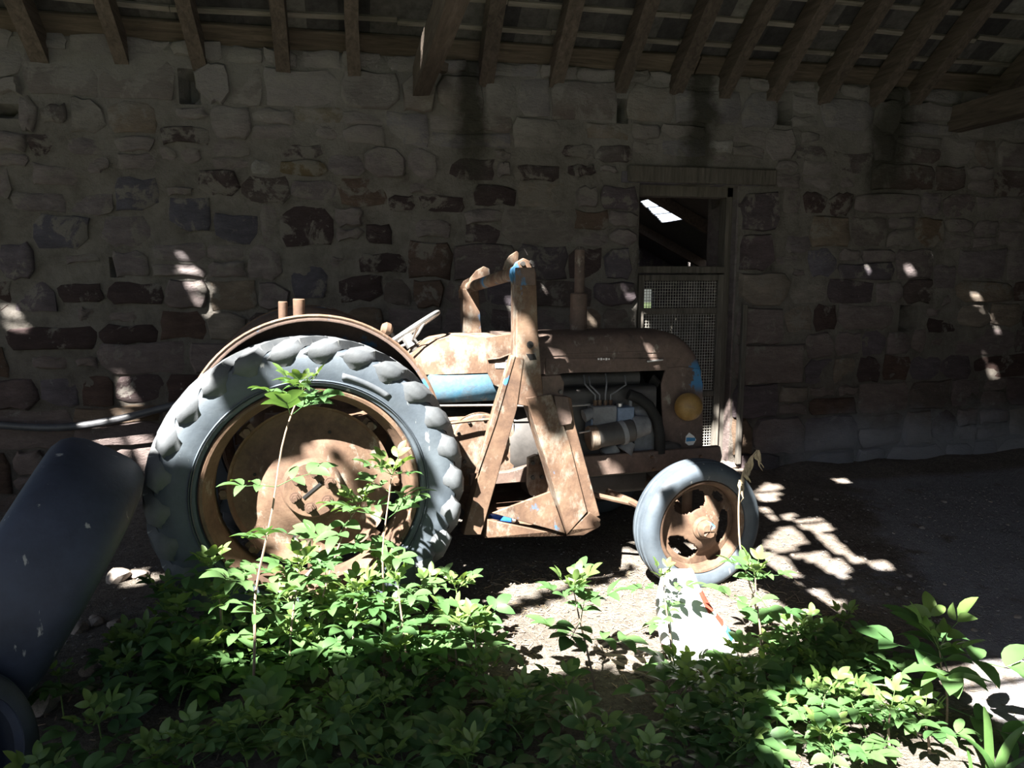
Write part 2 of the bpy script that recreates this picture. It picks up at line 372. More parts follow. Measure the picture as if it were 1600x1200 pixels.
DAP = [
    gnd((1178, 768), (1200, 752), (1217, 760), (1213, 778), (1188, 782)), gnd((1192, 793), (1203, 792), (1217, 809), (1205, 811)),
    gnd((1226, 803), (1236, 799), (1243, 803), (1233, 808)), gnd((1245, 812), (1280, 808), (1300, 822), (1285, 829), (1255, 824)),
    gnd((1266, 830), (1285, 829), (1346, 872), (1330, 877)), gnd((1190, 850), (1232, 820), (1260, 845), (1225, 858)),
    gnd((1186, 858), (1220, 866), (1245, 895), (1225, 903)), gnd((1248, 866), (1290, 864), (1336, 890), (1310, 899), (1280, 880)),
    gnd((1358, 874), (1375, 872), (1384, 882), (1372, 887)), gnd((1268, 922), (1290, 920), (1302, 936), (1320, 945), (1300, 954), (1280, 938)),
    gnd((1302, 747), (1314, 746), (1326, 751), (1314, 754)), gnd((186, 902), (215, 886), (246, 899), (214, 916)),
    wal((1288, 382), (1303, 380), (1312, 420), (1304, 424)), wal((1348, 415), (1357, 416), (1366, 450), (1357, 451)),
    wal((1438, 392), (1450, 388), (1456, 404), (1444, 407)), wal((1513, 430), (1526, 430), (1533, 470), (1545, 512), (1535, 516), (1522, 470)),
    wal((1540, 456), (1548, 456), (1560, 510), (1553, 513)), wal((1538, 536), (1547, 536), (1556, 573), (1549, 576)),
    wal((0, 480), (20, 478), (37, 508), (28, 514), (10, 500)), wal((278, 403), (298, 403), (315, 440), (326, 470), (306, 474), (286, 430)),
    wal((179, 587), (192, 587), (199, 606), (189, 610)), wal((158, 672), (178, 672), (190, 712), (168, 705)), wal((190, 660), (208, 660), (240, 705), (222, 728)),
    wal((152, 186), (165, 188), (166, 194), (154, 193)), wal((191, 211), (200, 213), (212, 227), (204, 228)), wal((1418, 420), (1427, 420), (1429, 433), (1421, 433)),
    wal((916, 460), (928, 460), (938, 490), (920, 512)), wal((982, 456), (1002, 452), (1004, 500), (992, 500)), wal((790, 470), (806, 470), (812, 505), (800, 505)),
    sid(0.52, (986, 523), (1000, 524), (1007, 546), (993, 549)), sid(0.52, (994, 552), (1018, 550), (1030, 577), (1000, 579)),
    sid(0.45, (930, 706), (950, 708), (968, 742), (950, 742)), wal((1090, 640), (1125, 640), (1152, 712), (1090, 715)), gnd((1108, 722), (1150, 714), (1168, 735), (1130, 738)),
    [(2.0, 0.85), (2.18, 0.85), (2.18, 1.32), (2.0, 1.32)],
]
SHUT = [  # islands of slope left in the hole to cast shade bands
    [sunpt(onY(x, y, -2.87)) for x, y in ((60, 790), (215, 700), (230, 760), (205, 905), (60, 915))],
    [(-1.1, -2.1), (-0.36, -2.1), (-0.22, -2.18), (-0.40, -2.36), (-0.545, -2.44), (-0.56, -2.6), (-1.1, -2.6)],
    sid(0.16, (804, 442), (846, 440), (846, 522), (804, 505)), sid(0.15, (822, 596), (884, 596), (884, 690), (856, 684), (832, 640)),
    sid(0.03, (322, 552), (418, 545), (425, 600), (432, 665), (372, 668), (348, 640)),
    sid(0.03, (215, 672), (240, 684), (264, 714), (318, 742), (355, 748), (375, 870), (330, 935), (230, 930), (205, 800)),
    sid(0.03, (634, 676), (690, 748), (652, 868), (640, 780)),
    sid(0.10, (492, 680), (512, 676), (640, 782), (628, 795)),
    gnd((735, 965), (750, 952), (990, 880), (990, 893), (760, 972)),
    sid(0.05, (1042, 752), (1066, 800), (1078, 838), (1050, 835), (1030, 790)),
]
def inside(P, poly):
    poly = np.array(poly); x, y = P[..., 0], P[..., 1]; r = np.zeros(x.shape, bool); j = len(poly)-1
    for i in range(len(poly)):
        xi, yi = poly[i]; xj, yj = poly[j]
        c = ((yi > y) != (yj > y)) & (x < (xj-xi)*(y-yi)/(yj-yi+1e-12)+xi); r ^= c; j = i
    return r
EAVE, PITCH, RIDGE, FRONT, RX0, RX1 = 3.085, 0.78, 3.0, 6.4, -6.5, 7.6
def roof_z(t): return np.where(t <= RIDGE, EAVE+PITCH*t, EAVE+PITCH*RIDGE-PITCH*(t-RIDGE))
def sun_cut_slope(name, t0, t1, parent):
    """unseen roof slope as a continuous skin, its holes shaped to light the scene"""
    st = 0.05; xs = np.arange(RX0, RX1+1e-6, st); ts = np.arange(t0, t1+1e-6, st*0.8)
    X, Tt = np.meshgrid(xs, ts, indexing='ij'); rng = np.random.default_rng(5)
    Z = roof_z(Tt)+0.035
    xc = (X[:-1, :-1]+X[1:, 1:])/2; tc = (Tt[:-1, :-1]+Tt[1:, 1:])/2; zc = roof_z(tc)+0.035
    G = np.stack([xc+SX*zc, -tc+SY*zc], -1)
    hole = np.zeros(xc.shape, bool)
    for p in OPEN: hole |= inside(G, p)
    for p in SHUT: hole &= ~inside(G, p)
    for p in DAP: hole |= inside(G, grow(p, 0.038 if np.mean([q[1] for q in p]) > 0.2 else 0.018))
    nx, nt_ = X.shape
    J = rng.uniform(-0.012, 0.012, (nx, nt_, 2)); J[0] = J[-1] = 0; J[:, 0] = J[:, -1] = 0
    vs = np.stack([X+J[..., 0], -(Tt+J[..., 1]), Z], -1).reshape(-1, 3).tolist()
    ii, jj = np.nonzero(~hole)
    fs = np.stack([ii*nt_+jj, (ii+1)*nt_+jj, (ii+1)*nt_+jj+1, ii*nt_+jj+1], -1).tolist()
    mb = MB(); mb.v = vs; mb.f = [tuple(f) for f in fs]
    o = mb.build(name, M['slate'], parent, smooth=False, fix=False, solid=0.02); o['kind'] = 'stuff'
    return o

# ================================================================== the setting
rnd = random.Random(11)
from mathutils import noise as mnoise
DX0, DX1, DZ = 2.13, 2.96, 2.26
# ---- back wall: mortar bed
def wall_y(x, z): return 0.010*mnoise.noise((x*3.1, z*3.1, 1.7)) + 0.007*mnoise.noise((x*11, z*11, 4.2))
PITS = [(-2.12, 2.58, 0.15, 0.07), (-1.03, 2.80, 0.08, 0.16), (3.30, 2.80, 0.10, 0.13), (1.97, 2.76, 0.07, 0.14), (4.55, 1.21, 0.12, 0.2), (-1.55, 1.62, 0.05, 0.07)]
def pit(x, z): return any(abs(x-a) < w/2 and abs(z-b) < h/2 for a, b, w, h in PITS)
mb = MB(); st = 0.045
xs = list(np.arange(-3.6, 7.7, st)); xs = sorted([x for x in xs if min(abs(x-DX0), abs(x-DX1)) > 0.02]+[DX0, DX1])
zs = list(np.arange(-0.2, 3.32, st)); zs = sorted([z for z in zs if abs(z-DZ) > 0.02]+[DZ])
for x in xs:
    for z in zs:
        y = wall_y(x, z) + (0.03 if z > 3.07 else 0.0)
        if pit(x, z): y += 0.16
        mb.v.append((x, y, z))
nz_ = len(zs)
for i in range(len(xs)-1):
    for j in range(nz_-1):
        xc, zc = (xs[i]+xs[i+1])/2, (zs[j]+zs[j+1])/2
        if DX0 < xc < DX1 and zc < DZ: continue
        mb.f.append((i*nz_+j, (i+1)*nz_+j, (i+1)*nz_+j+1, i*nz_+j+1))
wall = mb.build('wall_back', M['mortar'], None, fix=False); wall['kind'] = 'structure'
m = wall.modifiers.new('solid', 'SOLIDIFY'); m.thickness = 0.45; m.offset = -1
# ---- its stones
def stone_mesh(x0, x1, zf0, zf1, proud, r, big=False):
    j = 0.013; w = x1-x0; pts = []
    h = (zf1((x0+x1)/2)-zf0((x0+x1)/2)); c = min(0.04, 0.22*min(w, h)); nn = 3
    sk0, sk1 = (r.uniform(-1, 1)*0.10*min(h, 0.3) for _ in range(2))
    cx0, cx1, cx2, cx3 = (c*(r.uniform(0.0, 0.9) if r.random() < 0.72 else r.uniform(1.2, 2.6)) for _ in range(4))
    for k in range(nn+1): t = k/nn; x = x0+cx0+(w-cx0-cx1)*t; pts.append((x, zf0(x)))
    for k in range(2): t = (k+0.7)/2.4; z = zf0(x1)+h*t; pts.append((x1+sk1*(t-0.5), z))
    for k in range(nn+1): t = k/nn; x = x1-cx2-(w-cx2-cx3)*t; pts.append((x, zf1(x)))
    for k in range(2): t = (k+0.7)/2.4; z = zf1(x0)-h*t; pts.append((x0+sk0*(0.5-t), z))
    pts = [(x+r.uniform(-j, j), z+r.uniform(-j, j)) for x, z in pts]
    cx = sum(p[0] for p in pts)/len(pts); cz = sum(p[1] for p in pts)/len(pts); n = len(pts)
    b = MB(); tx, tz = r.uniform(-0.02, 0.02), r.uniform(-0.02, 0.02)
    def ring(f, y, jj=0.0): return [(cx+(x-cx)*f+r.uniform(-jj, jj), wall_y(x, z)+y+tx*(x-cx)/max(w, .1)+tz*(z-cz)/max(h, .1), cz+(z-cz)*f+r.uniform(-jj, jj)) for x, z in pts]
    ins = 1-0.020/max(0.08, min(w, h))
    V = ring(1.0, 0.05)+ring(1.0, -proud*0.35)+ring(ins, -proud, 0.004)+ring(ins*0.5, -proud-r.uniform(-0.003, 0.006), 0.006)+[(cx, -proud-r.uniform(-0.002, 0.008), cz)]
    Fs = []
    for k in range(3):
        for i in range(n): Fs.append((k*n+i, k*n+(i+1) % n, (k+1)*n+(i+1) % n, (k+1)*n+i))
    for i in range(n): Fs.append((3*n+i, 3*n+(i+1) % n, 4*n))
    b.v = V; b.f = Fs; return b
STONES = []          # (area, builder)
RECTS = []
def put(x0, x1, f0, f1, proud):
    RECTS.append((x0, x1, min(f0(x0), f0(x1)), max(f1(x0), f1(x1)))); STONES.append((((x1-x0)*(f1(x0)-f0(x0))), x0, x1, stone_mesh(x0, x1, f0, f1, proud, rnd)))
def flat(z): return lambda x: z
lint = [2.02, 3.24, 2.265, 2.385]
QUOIN = [((1141, 481), (1222, 537)), ((1141, 541), (1254, 598)), ((1141, 602), (1214, 650)), ((1176, 654), (1253, 706)), ((1142, 654), (1173, 707)),
         ((1143, 427), (1232, 477)), ((1145, 365), (1205, 423)), ((1145, 300), (1215, 361)), ((1150, 708), (1215, 740))]
qr = []
for a, b_ in QUOIN:
    p, q = onY(*a), onY(*b_); x0, x1, z0, z1 = max(2.97, p[0]), q[0], q[2], p[2]; qr.append((x0, x1, z0, z1))
    put(x0, x1, flat(z0), flat(z1), 0.035)
DK, BL, MV, TN, LT = (0.055, 0.041, 0.043, 0), (0.092, 0.089, 0.112, 0), (0.15, 0.132, 0.14, 0), (0.125, 0.10, 0.062, 0), (0.26, 0.255, 0.25, 0)
OWN = [(250, 196, 328, 226, DK), (306, 266, 376, 305, DK), (437, 226, 503, 248, DK), (435, 250, 510, 276, TN), (438, 322, 522, 384, DK), (178, 278, 250, 328, BL), (50, 336, 142, 390, BL),
       (159, 337, 236, 386, MV), (262, 308, 332, 360, BL), (336, 334, 406, 380, BL), (177, 393, 234, 431, MV), (570, 350, 614, 381, DK), (700, 246, 772, 282, DK), (460, 166, 536, 194, TN),
       (530, 430, 598, 470, DK), (20, 302, 104, 330, MV), (107, 304, 178, 334, MV), (62, 162, 108, 192, DK), (105, 216, 178, 242, MV), (44, 210, 88, 244, DK), (512, 242, 568, 276, MV), (456, 280, 528, 312, MV),
       (605, 305, 650, 330, DK), (654, 306, 724, 332, DK), (560, 396, 634, 424, DK), (880, 225, 928, 248, DK), (930, 228, 984, 254, DK), (800, 258, 872, 282, DK), (886, 256, 930, 276, DK), (740, 290, 806, 322, DK),
       (166, 442, 256, 474, DK), (90, 444, 162, 472, DK), (455, 415, 510, 466, BL), (10, 512, 152, 545, DK), (156, 508, 248, 536, DK), (394, 252, 424, 270, LT), (1105, 218, 1142, 240, LT), (1245, 225, 1290, 248, DK),
       (1300, 238, 1360, 270, DK), (1228, 368, 1262, 395, MV), (1458, 415, 1492, 450, MV), (1450, 498, 1492, 520, DK)]
for ax_, ay_, bx_, by_, cc_ in OWN:
    p, q = onY(ax_, ay_), onY(bx_, by_)
    if any(min(q[0], r_[1])-max(p[0], r_[0]) > -0.005 and min(p[2], r_[3])-max(q[2], r_[2]) > -0.005 for r_ in qr): continue
    qr.append((p[0], q[0], q[2], p[2])); wv = rnd.uniform(-.02, .02)
    put(p[0], q[0], (lambda x, z=q[2], a=p[0], k=wv: z+k*(x-a)), (lambda x, z=p[2], a=p[0], k=wv: z-0.5*k*(x-a)), rnd.choice((0.008, 0.014, 0.02))); STONES[-1] = (STONES[-1][0]+1.0,)+STONES[-1][1:]+(cc_,)
def blocked(x0, x1, z0, z1):
    for a, b_, c, d in [(DX0, DX1+0.005, -1, DZ), (lint[0], lint[1], lint[2], lint[3])]+qr:
        if min(x1, b_)-max(x0, a) > 0.03 and min(z1, d)-max(z0, c) > 0.02: return (a, b_, c, d)
    for a, b_, w, h in PITS:
        if abs((x0+x1)/2-a) < (x1-x0+w)/2-0.02 and abs((z0+z1)/2-b_) < (z1-z0+h)/2-0.02: return (a-w/2, a+w/2, 0, 0)
    return None
z = -0.14; course = 0
while z < 3.03:
    h = rnd.uniform(0.19, 0.30); z2 = min(z+h, 3.07)
    if 3.07-z2 < 0.1: z2 = 3.07
    ph0, ph1 = course*1.7, (course+1)*1.7
    def mk(zz, ph): return lambda x: zz+0.028*mnoise.noise((x*1.4, ph, 0.3))+0.012*mnoise.noise((x*5, ph, 9.3))
    f0, f1 = mk(z, ph0), mk(z2, ph1)
    x = -3.4+rnd.uniform(0, .3)
    while x < 7.3:
        wd_ = rnd.choice((rnd.uniform(0.20, 0.34), rnd.uniform(0.30, 0.62)))
        x2 = x+wd_; bl = blocked(x, x2, z, z2)
        if bl:
            if bl[0]-x > 0.12: x2 = bl[0]-0.005
            else: x = bl[1]+0.005; continue
            if blocked(x, x2, z, z2): x = bl[1]+0.005; continue
        g = rnd.uniform(0.010, 0.022)
        pr = rnd.choice((0.006, 0.010, 0.014, 0.02, 0.032))
        if z2-z > 0.22 and rnd.random() < 0.42:                  # two thin stones one on the other
            k = rnd.uniform(0.38, 0.62)
            fm = lambda q, f0=f0, f1=f1, k=k: f0(q)*(1-k)+f1(q)*k
            lo = lambda q, f=f0, g=g: f(q)+g*0.6
            mu = lambda q, f=fm, g=g: f(q)-g*0.5
            ml = lambda q, f=fm, g=g: f(q)+g*0.5
            hi = lambda q, f=f1, g=g: f(q)-g*0.6
            put(x+g/2, x2-g/2, lo, mu, pr)
            if wd_ > 0.45 and rnd.random() < 0.6:
                xm = x+wd_*rnd.uniform(0.35, 0.65)
                if xm < x2-0.1:
                    put(x+g/2, xm-g/2, ml, hi, rnd.choice((0.01, 0.02, 0.03))); put(xm+g/2, x2-g/2, ml, hi, pr)
                else: put(x+g/2, x2-g/2, ml, hi, pr)
            else: put(x+g/2, x2-g/2, ml, hi, rnd.choice((0.01, 0.02, 0.03)))
        else:
            put(x+g/2, x2-g/2, lambda q, f=f0, g=g: f(q)+g*0.6, lambda q, f=f1, g=g: f(q)-g*0.6, pr)
        x = x2
    z = z2; course += 1
fr = random.Random(21)
for k in range(14000):                                        # smaller stones packed into what is left of the courses
    w, h = (fr.uniform(0.20, 0.40), fr.uniform(0.11, 0.19)) if k < 6000 else (fr.uniform(0.09, 0.22), fr.uniform(0.05, 0.11))
    x, z0 = fr.uniform(-3.3, 6.9), fr.uniform(-0.08, 3.04-h)
    if any(min(x+w, b_)-max(x, a) > -0.012 and min(z0+h, d)-max(z0, c) > -0.012 for a, b_, c, d in RECTS): continue
    if any(min(x+w, b_)-max(x, a) > 0 and min(z0+h, d)-max(z0, c) > 0 for a, b_, c, d in [(DX0, DX1+0.02, -1, DZ+0.02), tuple(lint)]+[(a-w_/2, a+w_/2, b2-h_/2, b2+h_/2) for a, b2, w_, h_ in PITS]): continue
    k1 = fr.uniform(-.06, .06)
    put(x, x+w, lambda q, z=z0, x=x, k=k1: z+k*(q-x), lambda q, z=z0+h, x=x, k=k1: z+k*(q-x), fr.choice((0.006, 0.012, 0.02)))
vis = sorted([s for s in STONES if s[2] > -2.75 and s[1] < 6.1], key=lambda s: -s[0])
single = vis[:299]; sid_ = set(id(s) for s in single)
for s_ in single:
    o = s_[3].build('stone', M['stone'], wall, fix=False, ang=50)
    if len(s_) > 4: o.color = s_[4]
rest = MB()
for s_ in STONES:
    if id(s_) not in sid_: rest.add(s_[3].v, s_[3].f)
tag(rest.build('small_stones', M['stone'], wall, fix=False, ang=50), kind='stuff')
# jambs, sill and lintel of the doorway
for x0, x1 in ((DX0-0.12, DX0+0.012), (DX1-0.012, DX1+0.12)):
    MB().box2((x0, 0.02, -0.2), (x1, 0.52, DZ+0.02)).build('jamb', M['stone'], wall, bevel=0.01)
b = MB(); rr = random.Random(3); n = 14
for i in range(n+1):
    u = lint[0]+(lint[1]-lint[0])*i/n; d = rr.uniform(-.006, .006)
    pass
b.box2((lint[0], -0.045, lint[2]), (lint[1], 0.34, lint[3]))
tag(b.build('lintel', M['grey_wood'], wall, bevel=0.012), 'long grey-brown timber lintel over the doorway')
tag(MB().box2((DX0-0.15, -0.02, DZ), (DX1+0.15, 0.5, DZ+0.08)).build('head_stone', M['stone'], wall), None)
# ---- doorway: frame posts, transom and a wire-mesh gate
gate = empty('door_1', (2.515, 0.12, 0.05)); gate['kind'] = 'structure'
def gp(name, a, b_, mat='grey_wood', bev=0.006, lab=None):
    a = np.array(a)-np.array(gate.location); b_ = np.array(b_)-np.array(gate.location)
    o = MB().box2(a, b_).build(name, M[mat], gate, bevel=bev)
    if lab: o['label'] = lab
    return o
zT0, zT1 = 1.59, 1.645
gp('frame_post', (2.897, 0.10, 0.0), (2.965, 0.22, 2.26)); gp('frame_post', (2.125, 0.10, 0.0), (2.16, 0.22, 2.26))
gp('transom', (2.16, 0.09, zT0), (2.90, 0.19, zT1)); gp('head_rail', (2.13, 0.10, 2.18), (2.96, 0.22, 2.27))
gp('stile', (2.838, 0.07, 0.10), (2.892, 0.115, 1.58)); gp('stile', (2.165, 0.07, 0.10), (2.215, 0.115, 1.58))
for z0, z1 in ((1.53, 1.58), (1.27, 1.32), (0.60, 0.65), (0.10, 0.17)): gp('rail', (2.215, 0.072, z0), (2.838, 0.112, z1))
mb = MB()
for i in range(28):
    x = 2.215+0.623*(i+0.5)/28; mb.bar((x-2.515, -0.015, 0.10), (x-2.515, -0.015, 1.50), 0.0035, 0.0035)
for i in range(60):
    zz = 0.115+1.40*i/60; mb.bar((2.215-2.515, -0.018, zz), (2.838-2.515, -0.018, zz), 0.0035, 0.0035)
tag(mb.build('wire_mesh', M['wire'], gate, smooth=False), 'square galvanised wire mesh', kind='stuff')
gp('batten', (2.985, -0.075, 0.06), (3.025, -0.035, 1.35), lab='narrow upright batten fixed beside the doorway')

# ---- floor
def ground_z(x, y):
    h = 0.020*mnoise.noise((x*1.1, y*1.1, 3.1))+0.010*mnoise.noise((x*4, y*4, 8.1))+0.006*mnoise.noise((x*15, y*15, 2.1))
    h += 0.06*math.exp(-((y+0.05)/0.25)**2)*(0.5+mnoise.noise((x*2, 0, 1)))           # dirt banked against the wall
    if y < -2.5: h += 0.06*min(1.0, (-2.5-y)/1.0)*(0.6+0.8*mnoise.noise((x*1.7, y*1.7, 6.0)))
    return h-0.012
def gridmesh(xs, ys):
    mb = MB(); ny = len(ys)
    for x in xs:
        for y in ys: mb.v.append((x, y, ground_z(x, y) if -7 < x < 9 and y < 1 else 0.0))
    for i in range(len(xs)-1):
        for j in range(ny-1): mb.f.append((i*ny+j, (i+1)*ny+j, (i+1)*ny+j+1, i*ny+j+1))
    return mb
xs = [-30, -20, -12, -8, -6]+list(np.arange(-5, -2.5, .2))+list(np.arange(-2.5, 6.5, .035))+list(np.arange(6.5, 8.5, .25))+[10, 14, 22, 30]
ys = [-40, -25, -15, -10, -8]+list(np.arange(-7, -4, .25))+list(np.arange(-4, 0.25, .035))+[0.4, 0.8, 1.5, 3, 5, 8, 12, 20, 40]
floor = gridmesh(xs, ys).build('floor', M['earth'], None, fix=False); floor['kind'] = 'structure'

# ---- roof
ceil = empty('ceiling', (0, 0, EAVE)); ceil['kind'] = 'structure'
def C_(p): return (p[0], p[1], p[2]-EAVE)
sun_cut_slope('sun_cut_slates', 0.78, RIDGE, ceil).location = (0, 0, -EAVE)
sun_cut_slope('sun_cut_slates', RIDGE, FRONT, ceil).location = (0, 0, -EAVE)
cs = 1/math.sqrt(1+PITCH**2); rl = 1/cs
RAF = [-2.36, -1.89, -1.41, -0.945, -0.41, 0.044, 0.961, 1.467, 1.963, 2.392, 2.78, 3.182, 3.625, 4.08, 4.436, 5.2, 5.65, 6.1, 6.6, 7.1]
Rr = random.Random(4)
below = Vector((0, -PITCH, -1)).normalized()
for k, x in enumerate(RAF):
    w, h = Rr.uniform(0.085, 0.105), Rr.uniform(0.14, 0.16); tw = Rr.uniform(-0.04, 0.04)
    p0 = Vector((x, 0.10, EAVE-PITCH*0.10))+below*(h/2); p1 = Vector((x+tw, -RIDGE, EAVE+PITCH*RIDGE))+below*(h/2)
    secs = []; e = Vector((1, 0, 0)); n = 9
    for i in range(n+1):
        t = i/n; p = p0.lerp(p1, t)+Vector((Rr.uniform(-.006, .006), 0, 0)); ww = w*(1+Rr.uniform(-.04, .04)); hh = h*(1+Rr.uniform(-.05, .05))
        secs.append([C_(p+e*(a*ww/2)-below*(b_*hh/2)) for a, b_ in ((-1, -1), (1, -1), (1, 1), (-1, 1), (-1, -1))])
    MB().loft(secs).build('rafter', M['rafter'], ceil, smooth=False, bevel=0.006)
    # front slope: the rafters that still stand on either side of the great hole
    if (x < -4.0 or x > 4.0):
        q0 = Vector((x, -RIDGE, EAVE+PITCH*RIDGE-0.07)); q1 = Vector((x, -FRONT, EAVE+PITCH*RIDGE-PITCH*(FRONT-RIDGE)-0.07))
        MB().bar(C_(q0), C_(q1), 0.1, 0.13, (1, 0, 0)).build('rafter', M['rafter'], ceil, smooth=False)
for k in range(5):                                   # slating laths in view
    t = 0.17+k*0.155; mb = MB(); xs = -3.4
    while xs < 7.4:
        xe = xs+Rr.uniform(0.9, 1.4); dz = Rr.uniform(-0.004, 0.006); dt = Rr.uniform(-.012, .012)
        mb.bar(C_((xs, -t-dt, EAVE+PITCH*(t+dt)+0.012+dz)), C_((min(xe, 7.5), -t+dt, EAVE+PITCH*(t-dt)+0.012-dz)), 0.034, 0.022, (0, -1, PITCH)); xs = xe+0.004
    mb.build('lath', M['lath'], ceil, smooth=False)
mb = MB()
for k in range(5, 38):                               # the laths above the picture, to the eaves in front
    t = 0.17+k*0.155
    if t > FRONT-0.05: break
    for xs in np.arange(RX0, RX1-0.5, 1.25):
        gx, gy = sunpt((xs+0.6, -t, float(roof_z(t))))
        if any(bool(inside(np.array([gx+o_, gy]), OPEN[0])) for o_ in (-0.6, -0.3, 0, 0.3, 0.6)): continue
        z_ = float(roof_z(t))+0.012; s_ = 1 if t < RIDGE else -1
        mb.bar(C_((xs, -t, z_)), C_((xs+1.25, -t, z_)), 0.034, 0.022, (0, -1, PITCH*s_))
tag(mb.build('upper_laths', M['grey_wood'], ceil, smooth=False), kind='stuff')
x = -3.5
while x < 7.4:                                       # wide boards along the wall head
    x2 = min(x+Rr.uniform(1.6, 2.6), 7.5)
    MB().bar(C_((x, -0.005+0.0, EAVE+0.015)), C_((x2-0.01, -0.005, EAVE+0.012+Rr.uniform(-.004, .004))), 0.22, 0.03, (0, -1, PITCH)).build('eaves_board', M['board'], ceil, smooth=False, bevel=0.006)
    x = x2
# stone slates above the laths
sl = MB(); tw_, tl_ = 0.215, 0.36
sl.box((0, 0, 0), (tw_-0.006, tl_, 0.014)); slate_me = sl.mesh('stone_slate', M['slate'], smooth=False)
cnt = 0; ang = math.atan(PITCH)
for r_ in range(6):
    t = 0.02+r_*0.155+tl_*cs/2
    for c_ in range(54):
        x = -3.35+c_*0.2+(0.1 if r_ % 2 else 0)
        if x > 6.9: continue
        if not (-2.9 < x < 6.4) : continue
        o = link('stone_slate', slate_me, ceil); cnt += 1
        dz = 0.036+Rr.uniform(0, 0.006)
        o.location = C_((x+Rr.uniform(-.008, .008), -t, EAVE+PITCH*t+dz)); o.rotation_euler = (-ang+0.085, Rr.uniform(-.02, .02), Rr.uniform(-.03, .03))
sk_ = MB()
sk_.box((0.5, -0.42, 0), (1, 1, 0.01)); 
p = [(-3.6, 0.03, EAVE+0.085), (7.6, 0.03, EAVE+0.085), (7.6, -0.86, EAVE+PITCH*0.86+0.11), (-3.6, -0.86, EAVE+PITCH*0.86+0.11)]
mb = MB(); mb.add([C_(q) for q in p]+[C_((q[0], q[1], q[2]+0.03)) for q in p], [(0, 1, 2, 3), (7, 6, 5, 4), (0, 4, 5, 1), (1, 5, 6, 2), (2, 6, 7, 3), (3, 7, 4, 0)])
mb.build('upper_slate_course', M['slate'], ceil, smooth=False)
# tie beams of two trusses, their feet in the wall
tb = MB()
def tie(x, z0, z1, w, x1, lab, y1=-6.2):
    secs = []; n = 14
    for i in range(n+1):
        t = i/n; y = 0.12+(y1-0.12)*t; xx = x+(x1-x)*t; j = lambda: Rr.uniform(-.007, .007)
        secs.append([C_((xx+a*w/2+j(), y, (z0 if b_ < 0 else z1)+j())) for a, b_ in ((-1, -1), (1, -1), (1, 1), (-1, 1), (-1, -1))])
        secs[-1][4] = secs[-1][0]
    o = MB().loft(secs).build('tie_beam', M['rafter'], ceil, smooth=False, bevel=0.008); o['label'] = lab; return o
tie(0.50, 2.80, 2.99, 0.115, 0.52, 'stout tie beam running out from the wall, a peg block nailed to its foot')
tie(4.84, 2.73, 2.93, 0.14, 4.84, 'dark tie beam at the right end of the roof')
MB().box(C_((0.585, -0.10, 2.985)), (0.17, 0.10, 0.06), Euler((0.1, 0.15, 0.1)).to_matrix()).build('peg_block', M['board'], ceil, smooth=False, bevel=0.005)

wr = MB().prism([(0.3, -0.2), (0.3, EAVE), (-RIDGE, EAVE+PITCH*RIDGE), (-FRONT, 2.77), (-FRONT, -0.2)], 0, 0.4)
wr.v = [(7.55+w, y, z) for y, w, z in wr.v]
wr.build('unseen_wall_right', M['mortar'], None, smooth=False)['kind'] = 'structure'  # unseen gable, added to darken the right side
MB().box2((3.4, -6.75, -0.2), (7.6, -6.4, 2.8)).build('unseen_wall_front', M['mortar'], None, smooth=False)['kind'] = 'structure'  # unseen front wall, added to keep light off the right side
# ---- the barn behind the doorway
far = empty('barn_behind', (4, 4, 0)); far['kind'] = 'structure'
def fl(p): return (p[0]-4, p[1]-4, p[2])
mb = MB().box2(fl((-0.5, 8.0, 0)), fl((3.5, 8.2, 4.8)))
mb = MB()
h0 = onY(1004, 500, 8.0); h1 = onY(1024, 452, 8.0)
for a, b_ in (((-0.5, 8, 0), (h0[0], 8.2, 5)), ((h1[0], 8, 0), (9.2, 8.2, 5)), ((h0[0], 8, 0), (h1[0], 8.2, h0[2])), ((h0[0], 8, h1[2]), (h1[0], 8.2, 5))): mb.box2(fl(a), fl(b_))
mb.build('end_wall', M['stone'], far, smooth=False)
MB().box2(fl((-0.7, 0.5, 0)), fl((-0.5, 8.2, 4.6))).build('side_wall', M['stone'], far, smooth=False)
MB().box2(fl((9.0, 0.5, 0)), fl((9.2, 8.2, 4.6))).build('side_wall', M['stone'], far, smooth=False)
SK0 = np.array([4.25, 5.0, 2.68]); SKN = np.array([0.50, 0.0, 1.0]); SKN = SKN/np.linalg.norm(SKN)
def onS(x, y):
    d = ray(x, y); return CAM+d*(np.dot(SK0-CAM, SKN)/np.dot(d, SKN))
def quadprism(ps, th):
    mb = MB(); ps = [Vector(fl(p)) for p in ps]; up_ = Vector(SKN)*th
    return mb.add(ps+[p+up_ for p in ps], [(0, 1, 2, 3), (7, 6, 5, 4), (0, 4, 5, 1), (1, 5, 6, 2), (2, 6, 7, 3), (3, 7, 4, 0)])
def srf(x, y): return np.array([x, y, SK0[2]-(x-SK0[0])*0.50])
sky4 = [onS(1000, 313), onS(1035, 347), onS(1067, 343), onS(1029, 311)]
sx0 = min(p[0] for p in sky4); sx1 = max(p[0] for p in sky4); sy0 = min(p[1] for p in sky4); sy1 = max(p[1] for p in sky4)
